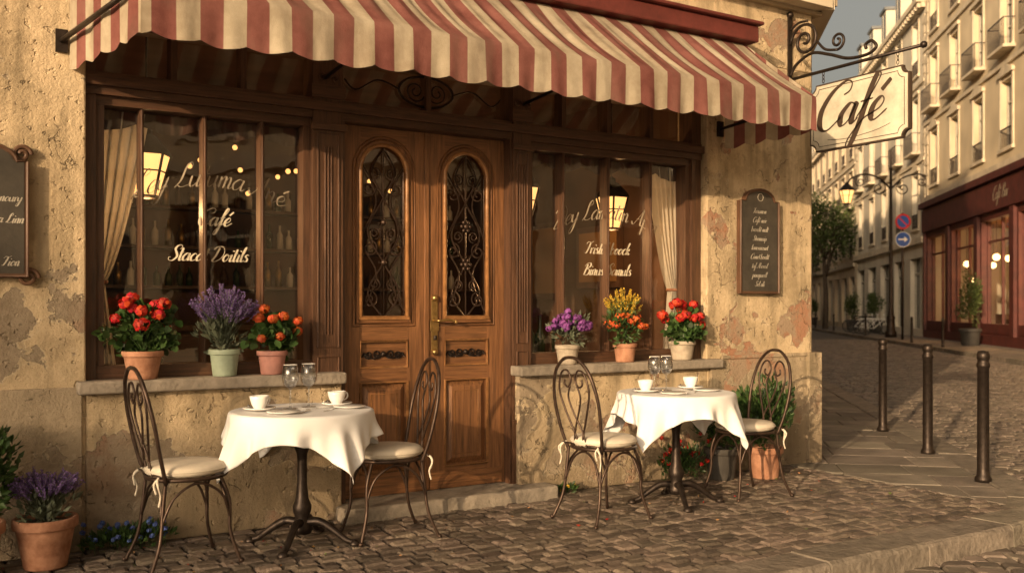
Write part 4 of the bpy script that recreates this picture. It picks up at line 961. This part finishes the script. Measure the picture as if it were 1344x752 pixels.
tree('offscreen_shade_tree',SN(60,12.6),8.6,2.7,6000);tree('offscreen_shade_tree',SN(78,12.9),8.2,2.6,3500)
tree('offscreen_shade_tree',Vector((-20.4,-12.9,0)),8.2,2.4,1300,.17,.66,.2,.30)  # unseen tree, added to cast dappled shade over the facade and paving
def topiary(s,n,h):
    mb=MB();p=SN(s,n);pot(mb,p.x,p.y,0,.36,.28,.6,potD);bush(mb,(p.x,p.y,.6+(h-.6)*.5),(.42,.42,(h-.6)*.52),1500,.11,leafT,False,34,.6);mb.obj('topiary_pot')
topiary(31.8,13.6,2.7);topiary(50,13.8,2.2);topiary(56,13.6,2.3);topiary(74,13.6,2.4)
def bike(s,n,ang):
    mb=MB();o=SN(s,n)
    q=(dS*math.cos(ang)+nV*math.sin(ang));w=Vector((-q.y,q.x,0));T=frameT(o,q,w)
    for cx in(0,1.05):
        mb.tube([(cx+.33*math.cos(a),0,.35+.33*math.sin(a)) for a in[i*2*pi/28 for i in range(28)]],.022,rubber,6,T,closed=True)
        for k in range(10):mb.tube([(cx,0,.35),(cx+.32*math.cos(k*.628),0,.35+.32*math.sin(k*.628))],.004,steel,3,T)
    for P in([(0,0,.35),(.4,0,.32),(.32,0,.85)],[(0,0,.35),(.35,0,.75)],[(.4,0,.32),(.9,0,.8)],[(.34,0,.75),(.88,0,.82)],[(1.05,0,.35),(.9,0,.8),(.87,0,1.0)],[(.87,-.25,1.02),(.9,0,1.),(.87,.25,1.02)]):mb.tube(P,.022,whiteP if s<50 else iron,6,T)
    mb.box(.2,.45,-.07,.07,.85,.91,rubber,T);mb.obj('bicycle')
bike(45.5,12.5,1.9);bike(47.,12.5,2.0);bike(48.6,12.5,1.8);bike(51,12.6,1.9)
for s_ in(30,34.5,44,54,58,62,66):
    mb=MB();p=SN(s_,12.25);mb.lathe([(.001,0),(.06,0),(.05,.05),(.045,.85),(.055,.9),(.04,.98),(.001,1.)],(p.x,p.y,0),iron,12);mb.obj('bollard')
# ------------------------------------------------------------------ light, sky, camera
sdir=Vector((-.86,-.50,.205)).normalized();el=math.asin(sdir.z)
w=bpy.data.worlds.new('World');sc.world=w;w.use_nodes=True;N=w.node_tree.nodes;Lk=w.node_tree.links
sky=N.new('ShaderNodeTexSky');sky.sky_type='NISHITA';sky.sun_disc=False;sky.sun_elevation=el;sky.sun_rotation=math.atan2(sdir.x,sdir.y);sky.dust_density=9;sky.air_density=.8;sky.ozone_density=.1
hs=N.new('ShaderNodeHueSaturation');hs.inputs['Saturation'].default_value=.5;hs.inputs['Value'].default_value=1.35;Lk.new(sky.outputs[0],hs.inputs['Color'])
mu=N.new('ShaderNodeMix');mu.data_type='RGBA';mu.blend_type='MULTIPLY';mu.inputs[0].default_value=1.;mu.inputs[7].default_value=(1.14,1.0,.80,1);Lk.new(hs.outputs[0],mu.inputs[6])
bg=N['Background'];bg.inputs[1].default_value=.115;Lk.new(mu.outputs[2],bg.inputs[0])
l=bpy.data.lights.new('sun','SUN');l.energy=5;l.angle=math.radians(.6);l.color=(1,.70,.40);o=bpy.data.objects.new('sun',l);o.rotation_euler=(-sdir).to_track_quat('-Z','Y').to_euler();o.location=(-20,-15,15);sc.collection.objects.link(o)
c=bpy.data.cameras.new('camera');co=bpy.data.objects.new('camera',c);sc.collection.objects.link(co);sc.camera=co
co.location=(0,-5.57,1.3);c.sensor_width=36;c.lens=36*1250/1344.;c.shift_y=29/1344.;c.clip_end=1500;c.clip_start=.05
co.rotation_euler=(pi/2,0,-math.atan2(.525,.851))
c.dof.use_dof=True;c.dof.focus_distance=6.2;c.dof.aperture_fstop=2.5
sc.view_settings.view_transform='Standard';sc.view_settings.look='None';sc.view_settings.exposure=0
